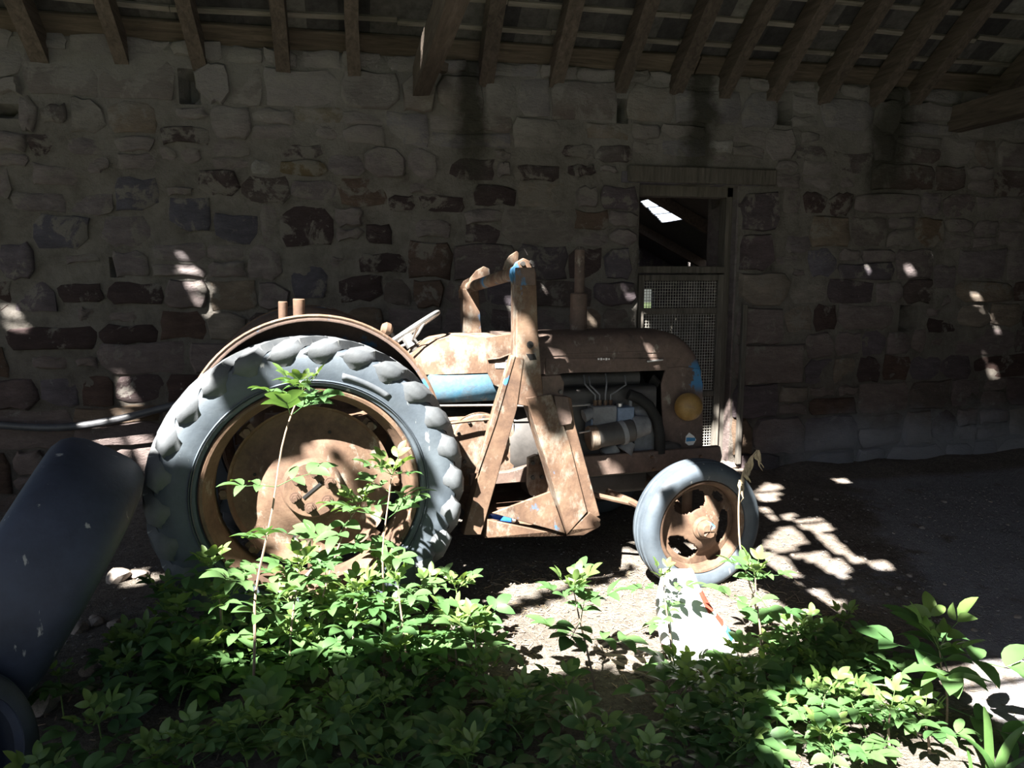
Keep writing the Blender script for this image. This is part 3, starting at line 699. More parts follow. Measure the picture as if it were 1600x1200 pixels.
# roof as strips along the slope, leaving the skylight and the slits open
mb = MB(); N_ = 96; X0, X1, Y0, Y1 = -0.7, 9.2, 0.3, 8.3
gx = np.linspace(X0, X1, 200); gy = np.linspace(Y0, Y1, 160)
GX, GY = np.meshgrid(gx, gy, indexing='ij')
slit = [[onS(1076, 417), onS(1098, 414), onS(1098, 407), onS(1076, 410)], [onS(1107, 413), onS(1137, 411), onS(1137, 403), onS(1107, 406)]]
cxm = (GX[:-1, :-1]+GX[1:, 1:])/2; cym = (GY[:-1, :-1]+GY[1:, 1:])/2; P2 = np.stack([cxm, cym], -1)
op = inside(P2, [p[:2] for p in sky4])
for q in slit: op |= inside(P2, [p[:2] for p in q])
ny = len(gy)
mb.v = [fl(srf(x, y)) for x in gx for y in gy]
for i, j in zip(*np.nonzero(~op)): mb.f.append((i*ny+j, (i+1)*ny+j, (i+1)*ny+j+1, i*ny+j+1))
mb.build('tin_roof', M['dkmetal'], far, smooth=False, fix=False, solid=0.02)
pane = quadprism(sky4, 0.008).build('skylight_pane', None, far, smooth=False); pm = NT('frosted_skylight', 0.4)
tr_ = pm.N.new('ShaderNodeBsdfTranslucent'); tr_.inputs['Color'].default_value = (0.80, 0.88, 1.0, 1)
pm.l(tr_.outputs[0], [q for q in pm.N if q.type == 'OUTPUT_MATERIAL'][0].inputs[0]); pane.data.materials.append(pm.m)
for q in (0.3, 0.62):
    a, b_ = sky4[0]+(sky4[1]-sky4[0])*q, sky4[3]+(sky4[2]-sky4[3])*q
    MB().bar(fl(a), fl(b_), 0.012, 0.03).build('glazing_bar', M['dkmetal'], far, smooth=False)
for y in (2.2, 4.4, 6.4): MB().bar(fl(srf(-0.6, y)-np.array([0, 0, .1])), fl(srf(9, y)-np.array([0, 0, .1])), 0.1, 0.14, (0, 1, 0)).build('roof_beam', M['rafter'], far, smooth=False)
MB().box2(fl((3.0, 6.6, 0.0)), fl((6.4, 7.2, 0.95))).build('stall_partition', M['grey_wood'], far, smooth=False, bevel=0.01)
for x in (3.5, 4.6, 5.7): MB().box2(fl((x, 6.5, 0)), fl((x+0.12, 6.62, 2.0))).build('stall_post', M['grey_wood'], far, smooth=False)

# ================================================================== the tractor
tr = empty('tractor', tuple(O), HD)
tag(tr, 'rusted old farm tractor with a loader frame parked by the stone wall', 'tractor')
WC = 0.74
def arc(r, a0, a1, n, cu=0.0, cz=0.0): return [(cu+r*math.cos(R(a0+(a1-a0)*i/n)), cz+r*math.sin(R(a0+(a1-a0)*i/n))) for i in range(n+1)]
# ---- wheels: local y runs into the tractor, outer face at -y
def wheel_rear():
    b = MB()            # rim (wheel well)
    b.lathe([(-0.118, 0.455), (-0.128, 0.448), (-0.124, 0.436), (-0.09, 0.425), (-0.06, 0.405), (-0.02, 0.398), (0.05, 0.398), (0.09, 0.425), (0.124, 0.436), (0.128, 0.448), (0.118, 0.455),
             (0.10, 0.44), (0.05, 0.412), (-0.05, 0.412), (-0.10, 0.44)], (0, 0, 0), (0, 1, 0), 72, closed=True)
    rw = b.build('rear_wheel', M['rust_wheel'], tr)
    b = MB()
    b.lathe([(-0.100, 0.452), (-0.128, 0.462), (-0.142, 0.50), (-0.150, 0.545), (-0.148, 0.585), (-0.132, 0.612), (-0.09, 0.624), (0, 0.630), (0.09, 0.624), (0.132, 0.612), (0.148, 0.585),
             (0.150, 0.545), (0.142, 0.50), (0.128, 0.462), (0.100, 0.452), (0.11, 0.50), (0.12, 0.56), (0.08, 0.60), (-0.08, 0.60), (-0.12, 0.56), (-0.11, 0.50)], (0, 0, 0), (0, 1, 0), 96, closed=True)
    for rr_ in (0.478, 0.486): b.lathe([(-0.133-(rr_-.47)*.5, rr_-0.004), (-0.141-(rr_-.47)*.5, rr_), (-0.133-(rr_-.47)*.5, rr_+0.004)], (0, 0, 0), (0, 1, 0), 96)
    b.build('tyre', M['tyre'], rw)
    # raised maker's panel, worn smooth
    b = MB(); ps = []
    for i in range(13):
        a = R(75-24*i/12)
        for r_ in (0.505, 0.53): ps.append((r_*math.cos(a), -0.1505 if r_ > .52 else -0.1465, r_*math.sin(a)))
    b.add(ps, [(2*i, 2*i+1, 2*i+3, 2*i+2) for i in range(12)]); b.build('side_panel', M['lug'], rw, solid=0.004)
    # tread lugs: 20 each side, swept from shoulder to centre
    def lug(sgn):
        b = MB(); st = [(-0.1490, 0.552, 2.5, .016), (-0.158, 0.580, 1.6, .040), (-0.166, 0.608, 1.3, .050), (-0.152, 0.640, 2.5, .046), (-0.105, 0.659, 6.0, .036), (-0.05, 0.662, 11.0, .030), (0.012, 0.660, 17.0, .028)]
        secs = []
        for k, (y, r_, da, w) in enumerate(st):
            nrm_ = (-1, 0) if k < 2 else ((-0.85, 0.4) if k == 2 else ((-0.5, 0.85) if k == 3 else (0, 1)))
            dep = 0.034
            sec = []
            for s_, top in ((-1.35, 0), (-0.9, 1), (0.75, 1), (1.35, 0)):
                a = R(da)+s_*w/r_
                yy, r2 = (y, r_) if top else (y-nrm_[0]*dep, r_-nrm_[1]*dep)
                sec.append((r2*math.sin(a), yy*sgn, r2*math.cos(a)))
            sec.append(sec[0]); secs.append(sec)
        b.loft(secs); me = b.mesh('tread_lug', M['lug'], ang=58)
        import bmesh
        bm = bmesh.new(); bm.from_mesh(me); bmesh.ops.recalc_face_normals(bm, faces=bm.faces); bm.to_mesh(me); bm.free(); return me
    m1, m2 = lug(1), lug(-1)
    for i in range(26):
        o = link('tread_lug', m1, rw); o.rotation_euler.y = 2*PI*i/26+0.05
        o = link('tread_lug', m2, rw); o.rotation_euler.y = 2*PI*(i+0.5)/26+0.05
    # dished centre with a stepped outer edge
    b = MB()
    prof = [(0.025, 0.388), (0.010, 0.380), (0.006, 0.352), (0.012, 0.345), (0.040, 0.335), (0.052, 0.300), (0.050, 0.275), (0.028, 0.235), (-0.006, 0.185), (-0.022, 0.150), (-0.026, 0.0)]
    b.lathe(prof+[(y+0.012, max(0, r_-0.002)) for y, r_ in reversed(prof)], (0, 0, 0), (0, 1, 0), 72)
    # open windows between disc and rim: cut the outer flange into eight lugs
    k = len(prof)*2; keep = []
    for fi, f in enumerate(b.f):
        seg = fi//(k-1); j = fi % (k-1); a = (seg+0.5)/72*8 % 1.0
        if (j < 2 or j > k-4) and 0.16 < a < 0.84: continue
        keep.append(f)
    b.f = keep; b.build('wheel_disc', M['rust_wheel'], rw)
    for i in range(8):
        a = 2*PI*(i+0.5-0.5)/8
        MB().cyl((0.366*math.cos(a), 0.012, 0.366*math.sin(a)), (0.366*math.cos(a), -0.016, 0.366*math.sin(a)), 0.016, 0.016, 6).build('rim_bolt', M['rust_wheel'], rw, smooth=False)
    b = MB(); b.lathe([(-0.02, 0.132), (-0.056, 0.126), (-0.066, 0.118), (-0.068, 0.0)], (0, 0, 0), (0, 1, 0), 48); b.build('hub', M['rust'], rw, ang=30)
    for i in range(6):
        a = 2*PI*i/6+0.35; c = Vector((0.078*math.cos(a), 0, 0.078*math.sin(a)))
        b = MB(); b.cyl(c+Vector((0, -0.066, 0)), c+Vector((0, -0.071, 0)), 0.024, 0.024, 16); b.cyl(c+Vector((0, -0.071, 0)), c+Vector((0, -0.088, 0)), 0.018, 0.018, 6); b.cyl(c+Vector((0, -0.088, 0)), c+Vector((0, -0.099, 0)), 0.010, 0.009, 10)
        b.build('wheel_nut', M['rust_dark'], rw, smooth=False)
    MB().box((0, -0.069, 0), (0.105, 0.006, 0.012), Matrix.Rotation(R(-38), 3, 'Y')).build('axle_slot', M['black'], rw, smooth=False)
    for a in (70, 165, 20, 250, 300): 
        a = R(a); MB().cyl((0.245*math.cos(a), 0.026, 0.245*math.sin(a)), (0.245*math.cos(a), 0.0335-0.012, 0.245*math.sin(a)), 0.007, 0.007, 8).build('bolt_hole', M['black'], rw, smooth=False)
    return rw
def wheel_front():
    b = MB()
    b.lathe([(-0.055, 0.243), (-0.064, 0.236), (-0.060, 0.226), (-0.035, 0.212), (0.035, 0.212), (0.060, 0.226), (0.064, 0.236), (0.055, 0.243), (0.04, 0.228), (-0.04, 0.228)], (0, 0, 0), (0, 1, 0), 64, closed=True)
    fw_ = b.build('front_wheel', M['rust_wheel'], tr)
    b = MB()
    b.lathe([(-0.052, 0.238), (-0.070, 0.246), (-0.082, 0.270), (-0.086, 0.292), (-0.078, 0.313), (-0.062, 0.326), (-0.052, 0.330), (-0.047, 0.322), (-0.040, 0.322), (-0.035, 0.334), (-0.016, 0.336), (-0.012, 0.326), (-0.005, 0.326), (0.0, 0.337),
             (0.016, 0.336), (0.02, 0.326), (0.027, 0.326), (0.032, 0.334), (0.050, 0.331), (0.062, 0.326), (0.078, 0.313), (0.086, 0.292), (0.082, 0.270), (0.070, 0.246), (0.052, 0.238), (0.06, 0.27), (0.06, 0.30), (-0.06, 0.30), (-0.06, 0.27)], (0, 0, 0), (0, 1, 0), 80, closed=True)
    b.build('tyre', M['tyre'], fw_)
    # pressed disc with three kidney openings and a rust hole
    b = MB(); na, nr = 144, 22; r0, r1 = 0.03, 0.216
    def yy(r_): return -0.052+0.058*min(1, max(0, (r_-0.05)/0.11))**1.4 - (0.012*math.sin(PI*(r_-0.03)/0.19))
    for i in range(na):
        for j in range(nr+1):
            a = 2*PI*i/na; r_ = r0+(r1-r0)*j/nr; b.v.append((r_*math.cos(a), yy(r_), r_*math.sin(a)))
    for i in range(na):
        for j in range(nr):
            a = 360*(i+0.5)/na; r_ = r0+(r1-r0)*(j+0.5)/nr; cut = False
            for ac, da, rc, dr in ((112, 35, 0.142, 0.042), (232, 35, 0.142, 0.042), (352, 35, 0.142, 0.042), (50, 12, 0.178, 0.018)):
                d = (a-ac+180) % 360-180
                rm = rc+(0.010 if abs(d) < 20 else 0.0)
                if (abs(d)/da)**3+(abs(r_-rc)/dr)**3 < 1: cut = True
            if not cut: b.f.append((i*(nr+1)+j, ((i+1) % na)*(nr+1)+j, ((i+1) % na)*(nr+1)+j+1, i*(nr+1)+j+1))
    b.build('wheel_disc', M['rust_wheel'], fw_, fix=False, solid=0.008)
    b = MB(); b.lathe([(-0.03, 0.062), (-0.068, 0.058), (-0.078, 0.048), (-0.080, 0.0)], (0, 0, 0), (0, 1, 0), 32); b.build('hub', M['rust_wheel'], fw_)
    b = MB(); rr = random.Random(8)
    b.lathe([(-0.072, 0.046), (-0.105, 0.042), (-0.122, 0.034), (-0.124, 0.0)], (0, 0, 0), (0, 1, 0), 14); b.v = [(x+rr.uniform(-.004, .004), y+rr.uniform(-.004, .004), z+rr.uniform(-.004, .004)) for x, y, z in b.v]
    tag(b.build('grease_cap', M['rust_paint'], fw_), 'dented grease cap caked with pale dirt')
    return fw_
def dup(o, loc, rz, parent):
    c = o.copy(); COL.objects.link(c); c.parent = parent; c.location = loc; c.rotation_euler.z = rz
    for ch in o.children:
        d = ch.copy(); COL.objects.link(d); d.parent = c
    return c
rw = wheel_rear(); rw.location = (0.065, 0.17, 0.648)
dup(rw, (0.065, 2*WC-0.17, 0.648), PI, tr)
fwl = wheel_front(); fwl.location = (1.945, 0.10, 0.312)
dup(fwl, (1.945, 2*WC-0.10, 0.312), PI, tr)

# ---- axles, gearbox, bell housing, engine
def part(name, b, mat, lab=None, parent=None, **k):
    o = b.build(name, M[mat], parent or tr, **k)
    if lab: o['label'] = lab
    return o
b = MB(); b.lathe([(-0.42, 0.0), (-0.42, 0.085), (-0.12, 0.105), (-0.10, 0.16), (0.10, 0.16), (0.12, 0.105), (0.42, 0.085), (0.42, 0)], (0.065, WC, 0.648), (0, 1, 0), 24); part('rear_axle', b, 'rust')
def rbox(u0, u1, hw, z0, z1, r=0.05, n=4):
    """a casting: rounded section lofted along u"""
    s_ = []
    for u in (u0, u1):
        pts = []
        for cy, cz, a0 in ((hw-r, z1-r, 0), (-hw+r, z1-r, 90), (-hw+r, z0+r, 180), (hw-r, z0+r, 270)):
            for i in range(n+1): a = R(a0+90*i/n); pts.append((u, WC+cy+r*math.cos(a), cz+r*math.sin(a)))
        pts.append(pts[0]); s_.append(pts)
    return MB().loft(s_)
part('gearbox', rbox(-0.14, 0.62, 0.20, 0.46, 0.86, 0.06), 'rust', bevel=0.008)
tb_ = part('transmission_case', rbox(0.60, 1.10, 0.215, 0.47, 0.845, 0.07), 'rust_paint', 'pale rusty transmission case with a round bolted cover', bevel=0.008)
cu, cz = side(750, 690, 0.52)
b = MB(); b.lathe([(0.02, 0.150), (-0.012, 0.150), (-0.018, 0.142), (-0.018, 0)], (cu, 0.525, cz), (0, 1, 0), 40); cov = part('cover_plate', b, 'rust_paint', None, tb_, ang=30)
b = MB()
for i in range(10): a = 2*PI*i/10+0.2; part('cover_bolt', MB().cyl((cu+0.128*math.cos(a), 0.508, cz+0.128*math.sin(a)), (cu+0.128*math.cos(a), 0.494, cz+0.128*math.sin(a)), 0.010, 0.010, 6), 'dkmetal', None, tb_, smooth=False)
b = MB(); b.lathe([(0.0, 0.0), (0.0, 0.225), (0.03, 0.235), (0.20, 0.235), (0.22, 0.225), (0.22, 0.0)], (1.08, WC, 0.66), (1, 0, 0), 40); part('bell_housing', b, 'dkmetal', 'dark round bell housing')
part('engine_block', rbox(1.28, 1.94, 0.185, 0.46, 0.96, 0.03), 'dkmetal', bevel=0.006)
part('rocker_cover', rbox(1.34, 1.88, 0.10, 0.95, 1.035, 0.03), 'dkmetal')
part('sump', rbox(1.25, 1.92, 0.13, 0.34, 0.47, 0.03), 'dkmetal')
# front axle
b = MB(); b.tube([(1.945, 0.20, 0.30), (1.945, 0.42, 0.36), (1.945, WC, 0.40), (1.945, 2*WC-0.42, 0.36), (1.945, 2*WC-0.20, 0.30)], 0.036, 10); ax = part('front_axle', b, 'rust')
for s_ in (0.20, 2*WC-0.20): part('king_pin', MB().cyl((1.945, s_, 0.22), (1.945, s_, 0.50), 0.026, 0.026, 12), 'rust', None, ax)
for s_ in (0.14, 2*WC-0.14): part('stub_axle', MB().cyl((1.945, 0.10 if s_ < 1 else 2*WC-0.10, 0.312), (1.945, 0.21 if s_ < 1 else 2*WC-0.21, 0.312), 0.03, 0.036, 12), 'rust', None, ax)
part('track_rod', MB().tube([s3(950, 768, 0.5), s3(985, 783, 0.3), (1.90, 0.22, 0.26)], 0.018, 8), 'rust', None, ax)
part('drag_link', MB().tube([(1.1, 0.50, 0.52), (1.86, 0.24, 0.34)], 0.014, 8), 'rust', None, ax)

# ---- engine side: injection pump, pipes, dynamo, hoses, fan
W_ = 0.47
def rect(px0, py0, px1, py1, w): a = side(px0, py0, w); c = side(px1, py1, w); return (min(a[0], c[0]), min(a[1], c[1]), max(a[0], c[0]), max(a[1], c[1]))
u0, z0, u1, z1 = rect(927, 636, 964, 668, W_)
pump = part('injection_pump', MB().box2((u0, W_, z0), (u1, W_+0.09, z1)), 'grey', 'grey injection pump under its four pipes', bevel=0.008)
u0, z0, u1, z1 = rect(965, 637, 990, 662, W_); part('governor', MB().box2((u0, W_-0.01, z0), (u1, W_+0.08, z1)), 'bluegrey', None, pump, bevel=0.006)
u0, z0, u1, z1 = rect(927, 655, 964, 672, W_); part('pump_base', MB().box2((u0-.01, W_+0.005, z0), (u1+.01, W_+0.095, z1)), 'bluegrey', None, pump, bevel=0.006)
for px, tx_, ty_ in ((930, 914, 600), (937, 922, 602), (946, 948, 598), (954, 978, 601)):
    part('delivery_union', MB().cyl(s3(px, 638, W_+0.04), s3(px, 625, W_+0.04), 0.011, 0.011, 8), 'rust', None, pump)
    part('delivery_pipe', MB().tube([s3(px, 627, W_+0.04), s3(px, 617, W_+0.04), s3((px*0.55+tx_*0.45), 610, W_+0.05), s3(tx_, ty_, W_+0.07), s3(tx_-2, ty_-14, W_+0.12)], 0.0045, 6), 'grey', None, pump)
part('filler_cap', MB().cyl(s3(968, 637, W_+0.03), s3(968, 630, W_+0.03), 0.018, 0.018, 12), 'chrome', None, pump)
part('governor_pipe', MB().tube([s3(985, 637, W_+0.03), s3(985, 622, W_+0.03), s3(992, 616, W_+0.04)], 0.010, 8), 'grey', None, pump)
a, c = s3(925, 684, 0.46), s3(988, 672, 0.46)
dyn = part('dynamo', MB().cyl(a, c, 0.062, 0.062, 24), 'dkmetal', 'oily cylindrical dynamo on the engine side', bevel=0.006)
part('end_plate', MB().cyl(s3(920, 685, 0.46), s3(932, 683, 0.46), 0.066, 0.066, 24), 'rust_paint', None, dyn, bevel=0.004)
part('clamp_band', MB().cyl(s3(968, 677, 0.46), s3(975, 675, 0.46), 0.067, 0.067, 24), 'grey', None, dyn)
part('timing_case', rbox(1.80, 1.92, 0.21, 0.50, 0.86, 0.05), 'grey', bevel=0.006)
part('water_pump', MB().cyl(s3(985, 668, 0.49), s3(1012, 664, 0.49), 0.070, 0.05, 20), 'grey', bevel=0.004)
part('oil_filter', MB().cyl(s3(944, 712, 0.52), s3(962, 698, 0.52), 0.04, 0.04, 18), 'grey', bevel=0.006)
part('fuel_lift_pump', MB().cyl(s3(975, 705, 0.48), s3(985, 690, 0.48), 0.05, 0.03, 16), 'grey')
part('fuel_bracket', MB().cyl(s3(912, 650, 0.50), s3(926, 645, 0.50), 0.035, 0.03, 12), 'grey')
part('radiator_hose', MB().tube([s3(982, 616, 0.50), s3(998, 622, 0.49), s3(1014, 634, 0.48), s3(1026, 655, 0.48), s3(1031, 680, 0.48), s3(1031, 708, 0.48)], 0.030, 12), 'black', 'thick black hose curving down in front of the engine')
part('bottom_hose', MB().tube([s3(1030, 700, 0.50), s3(1045, 697, 0.50), s3(1058, 700, 0.52)], 0.03, 10), 'dkmetal')
fan = part('fan', MB().cyl((1.955, WC, 0.86), (1.985, WC, 0.86), 0.05, 0.05, 16), 'dkmetal')
for i in range(4):
    a = R(45+90*i); part('fan_blade', MB().box((1.97, WC+0.11*math.cos(a), 0.86+0.11*math.sin(a)), (0.012, 0.15, 0.06), Matrix.Rotation(a, 3, 'X') @ Matrix.Rotation(R(25), 3, 'Y')), 'dkmetal', None, fan, smooth=False)
part('radiator', MB().box2((2.02, 0.555, 0.62), (2.08, 0.925, 1.05)), 'black', bevel=0.006)
part('cooling_shroud', MB().loft([[(1.995, 0.53, 1.02), (1.995, 0.53, 0.66)], [(2.03, 0.53, 1.02), (2.03, 0.53, 0.62)]], cap=False), 'brown', solid=0.01)
part('control_rod', MB().tube([s3(682, 634, 0.49), s3(780, 633, 0.49), s3(860, 636, 0.49), s3(922, 632, 0.49)], 0.006, 6), 'chrome', 'thin bright control rod running along the side')
part('linkage_rod', MB().tube([s3(905, 676, 0.43), s3(940, 670, 0.43), s3(985, 659, 0.44)], 0.005, 6), 'chrome')
part('brake_rod', MB().tube([s3(697, 662, 0.45), s3(740, 657, 0.46), s3(770, 655, 0.46)], 0.008, 6), 'rust')
for i, (p, q) in enumerate([((690, 645), (722, 650)), ((728, 650), (760, 664)), ((700, 668), (735, 655)), ((738, 648), (772, 652)), ((770, 672), (822, 676)), ((745, 660), (790, 668))]):
    pass

# ---- bodywork
def cowl_sec(u, zt, hw, zb, k=1.0):
    pts = []
    n = 14
    for i in range(n+1):
        a = PI-PI*i/n
        x = math.cos(a); y = math.sin(a)
        ex = 0.42
        pts.append((u, WC+hw*math.copysign(abs(x)**ex, x)*1.0, zb+(zt-zb)*abs(y)**0.55))
    return pts
secs = []
for u, zt, hw in ((0.565, 1.10, 0.10), (0.60, 1.165, 0.165), (0.65, 1.21, 0.195), (0.72, 1.243, 0.21), (0.82, 1.258, 0.215), (0.93, 1.258, 0.215), (1.04, 1.256, 0.215)): secs.append(cowl_sec(u, zt, hw, 1.072))
part('dash_cowl', MB().loft(secs), 'rust_paint', 'domed rusty cowl behind the bonnet', ang=50)
s_ = []
for u in (0.655, 0.665, 1.02, 1.03):
    k = 0.0 if 0.66 < u < 1.025 else 0.012; pts = []
    for i in range(11):
        a = R(-70+140*i/10); pts.append((u, WC-(0.165+(0.075-k)*math.cos(a)), 1.0+(0.082-k)*math.sin(a)))
    for i in range(11):
        a = R(70-140*i/10); pts.append((u, WC+(0.165+(0.075-k)*math.cos(a)), 1.0+(0.082-k)*math.sin(a)))
    pts.append(pts[0]); s_.append(pts)
part('fuel_tank', MB().loft(s_), 'tank', 'blue painted fuel tank with rust showing through', ang=50)
def hood_sec(u, zt, zb, hw):
    pts = [(u, WC-hw, zb)]
    zs_ = zb+(zt-zb)*0.62
    pts.append((u, WC-hw, (zb+zs_)/2)); pts.append((u, WC-hw-0.004, (zb+zs_)/2+0.004)); pts.append((u, WC-hw-0.004, zs_))
    for i in range(1, 6): a = R(180-90*i/6); pts.append((u, WC+(hw-0.05)*0+(-hw+0.09)+0.09*math.cos(a), zs_+(zt-zs_)*math.sin(a)))
    h2 = [(u, 2*WC-p[1], p[2]) for p in reversed(pts)]
    return pts+[(u, WC, zt+0.006)]+h2
secs = []
for u in np.linspace(1.06, 1.96, 10): secs.append(hood_sec(u, 1.262, 1.055 if u > 1.38 else 1.055-0.0, 0.222))
for i in range(1, 9):
    a = R(90*i/8); u = 1.96+0.245*math.sin(a); zt = 1.02+0.242*math.cos(a) if i < 8 else 1.03
    secs.append(hood_sec(u, max(zt, 1.05), 1.055 if i < 3 else max(0.98, 1.055-0.012*i), 0.222-0.010*(i/8)**2*2))
bon = part('bonnet', MB().loft(secs), 'nose', 'brown rusted bonnet with blue flakes at its rounded nose', ang=40)
part('bonnet_seam', MB().box2((1.12, WC-0.230, 1.150), (1.95, WC-0.224, 1.158)), 'brown', None, bon)
part('skirt', MB().prism([side(852, 560, 0.515), side(930, 560, 0.515), side(1030, 560, .515), side(1045, 578, .515), side(960, 581, .515), side(882, 582, .515), side(868, 586, .515), side(858, 600, .515), side(852, 600, .515)], 0.508, 0.518), 'brown', None, bon)
# nose casing
gs = []
P_ = [side(1040, 575, 0.52), side(1062, 572, 0.52), side(1092, 576, 0.52), side(1098, 600, 0.52), side(1098, 703, 0.52), side(1036, 703, 0.52), side(1033, 600, 0.52)]
nose = part('nose_casing', MB().prism(P_, 0.516, 0.530), 'nose', 'brown side panel of the nose with a small shield sticker', bevel=0.004)
part('nose_panel', MB().prism(P_, 2*WC-0.530, 2*WC-0.516), 'brown', None, nose, bevel=0.004)
part('front_grille', MB().box2((2.185, 0.53, 0.60), (2.205, 2*WC-0.53, 1.05)), 'brown', None, nose, bevel=0.006)
for i in range(9): part('grille_bar', MB().box2((2.203, 0.58+0.036*i, 0.64), (2.213, 0.594+0.036*i, 1.0)), 'brown', None, nose, smooth=False)
poly = [side(x, y, 0.513) for x, y in ((1077, 676), (1084, 681), (1088, 687), (1083, 695), (1076, 696), (1071, 692), (1072, 682))]
st_ = part('shield_sticker', MB().prism(poly, 0.5125, 0.516), 'white', 'small white and blue shield sticker', nose, smooth=False)
poly = [side(x, y, 0.512) for x, y in ((1072.5, 683.5), (1086.5, 684), (1086, 689), (1072, 690))]
part('sticker_band', MB().prism(poly, 0.511, 0.5125), 'blue', None, nose, smooth=False)
c_ = s3(1080, 637, 0.42)
b = MB(); b.lathe([(-0.055, 0.0), (-0.052, 0.03), (-0.035, 0.058), (-0.005, 0.076), (0.010, 0.078), (0.016, 0.070), (0.05, 0.05), (0.07, 0.02), (0.07, 0.0)], (c_[0], 0.445, c_[2]), (0.28, 1, -0.05), 32); lamp = part('headlamp', b, 'amber', 'round dusty amber headlamp', ang=60)
part('lamp_stay', MB().cyl((c_[0], 0.50, c_[2]), (c_[0], 0.53, c_[2]), 0.02, 0.02, 10), 'brown', None, lamp)
# bonnet catch and badge remains
part('bonnet_catch', MB().bar(s3(1011, 565, 0.50), s3(1036, 562, 0.50), 0.012, 0.010), 'chrome', None, bon, bevel=0.003)
b = MB()
for x, h in ((935, 2.2), (939, 3.0), (943, 1.8), (947, 3.2), (951, 2.0)): 
    p = side(x, 561, 0.51); b.box((p[0], 0.508, p[1]), (0.010, 0.006, 0.008*h/2))
part('badge_remains', b, 'chrome', 'broken remains of a bright badge', bon, smooth=False)
# exhaust stack
ex = part('exhaust_stack', MB().cyl((1.545, 0.745, 1.20), (1.545, 0.745, 1.47), 0.047, 0.047, 24), 'brown', 'brown upright exhaust stack with a wide silencer', bevel=0.008)
part('tail_pipe', MB().lathe([(0, 0.028), (0.24, 0.028), (0.24, 0.024), (0.05, 0.024)], (1.548, 0.745, 1.465), (0, 0, 1), 20), 'brown', None, ex)
# fender: upright sheet inboard of the tyre and a curved lip over it
def fender(w0, sg, nm='fender'):
    cu_, cz_, r_ = 0.095, 0.845, 0.548; b = MB(); secs = []
    for i in range(41):
        a = R(168-190*i/40); c, s_ = math.cos(a), math.sin(a)
        secs.append([(cu_+rr_*c, w0+sg*y, cz_+rr_*s_) for rr_, y in ((0.33, 0.20), (0.50, 0.195), (0.528, 0.180), (0.545, 0.145), (r_, 0.08), (r_-0.002, 0.0), (r_-0.022, -0.010))])
    b.loft(secs, cap=False); f_ = part(nm, b, 'brown_blue', 'curved rusty mudguard over the rear tyre' if sg > 0 else None, solid=0.006, ang=60)
    pts = [(cu_+r_*math.cos(R(168-190*i/40)), w0-sg*0.004, cz_+r_*math.sin(R(168-190*i/40))) for i in range(41)]
    part('rolled_edge', MB().tube(pts, 0.008, 6), 'rust', None, f_); return f_
f1 = fender(0.17, 1); f2 = fender(2*WC-0.17, -1)
for px, pt, r_, nm in ((442, 471, 0.020, 'lamp_stalk'), (467, 467, 0.026, 'lamp_socket')):
    part(nm, MB().cyl(s3(px, 500, 0.34), s3(px, pt, 0.34), r_*0.92, r_, 16), 'rust', None, f1, bevel=0.003)
k_ = s3(605, 514, 0.60)
part('gear_knob', MB().lathe([(-0.03, 0.0), (-0.028, 0.02), (-0.01, 0.033), (0.012, 0.030), (0.026, 0.016), (0.03, 0)], k_, (0.9, 0.1, -0.25), 16), 'rust', 'round brown gear lever knob')
part('gear_lever', MB().tube([(k_[0]+0.02, k_[1], k_[2]-0.02), (0.60, 0.66, 1.05), (0.58, 0.70, 0.86)], 0.010, 8), 'dkmetal')
# steering wheel
sc_ = Vector((0.575, WC, 1.262)); sa_ = -0.56*RT+0.83*UP-0.10*FW; sa = Vector((float(sa_@TU), float(sa_@TW), float(sa_[2]))).normalized()
_, e1, e2 = ortho(sa)
stw = part('steering_wheel', MB().lathe([(0.013*math.cos(2*PI*i/8), 0.205+0.013*math.sin(2*PI*i/8)) for i in range(8)], sc_, sa, 48, closed=True), 'chrome', 'steering wheel worn to bare metal')
for i in range(3):
    a = 2*PI*i/3+0.6; part('spoke', MB().tube([sc_-sa*0.05, sc_-sa*0.03+(e1*math.cos(a)+e2*math.sin(a))*0.1, sc_+(e1*math.cos(a)+e2*math.sin(a))*0.203], 0.007, 8), 'chrome', None, stw)
part('column', MB().cyl(sc_-sa*0.04, sc_-sa*0.26, 0.022, 0.026, 14), 'dkmetal', None, stw)
part('steering_boss', MB().cyl(sc_-sa*0.07, sc_-sa*0.01, 0.034, 0.03, 14), 'chrome', None, stw)
# seat behind the mudguard
b = MB(); b.lathe([(0.0, 0.0), (0.01, 0.12), (0.05, 0.19), (0.10, 0.205), (0.10, 0.195), (0.06, 0.18), (0.02, 0.11), (0.012, 0)], (0.02, WC, 1.02), (0, 0, 1), 28); seat = part('seat', b, 'brown')
part('seat_spring', MB().tube([(0.05, WC, 1.03), (0.16, WC, 0.95), (0.06, WC, 0.86)], 0.02, 8), 'dkmetal', None, seat)

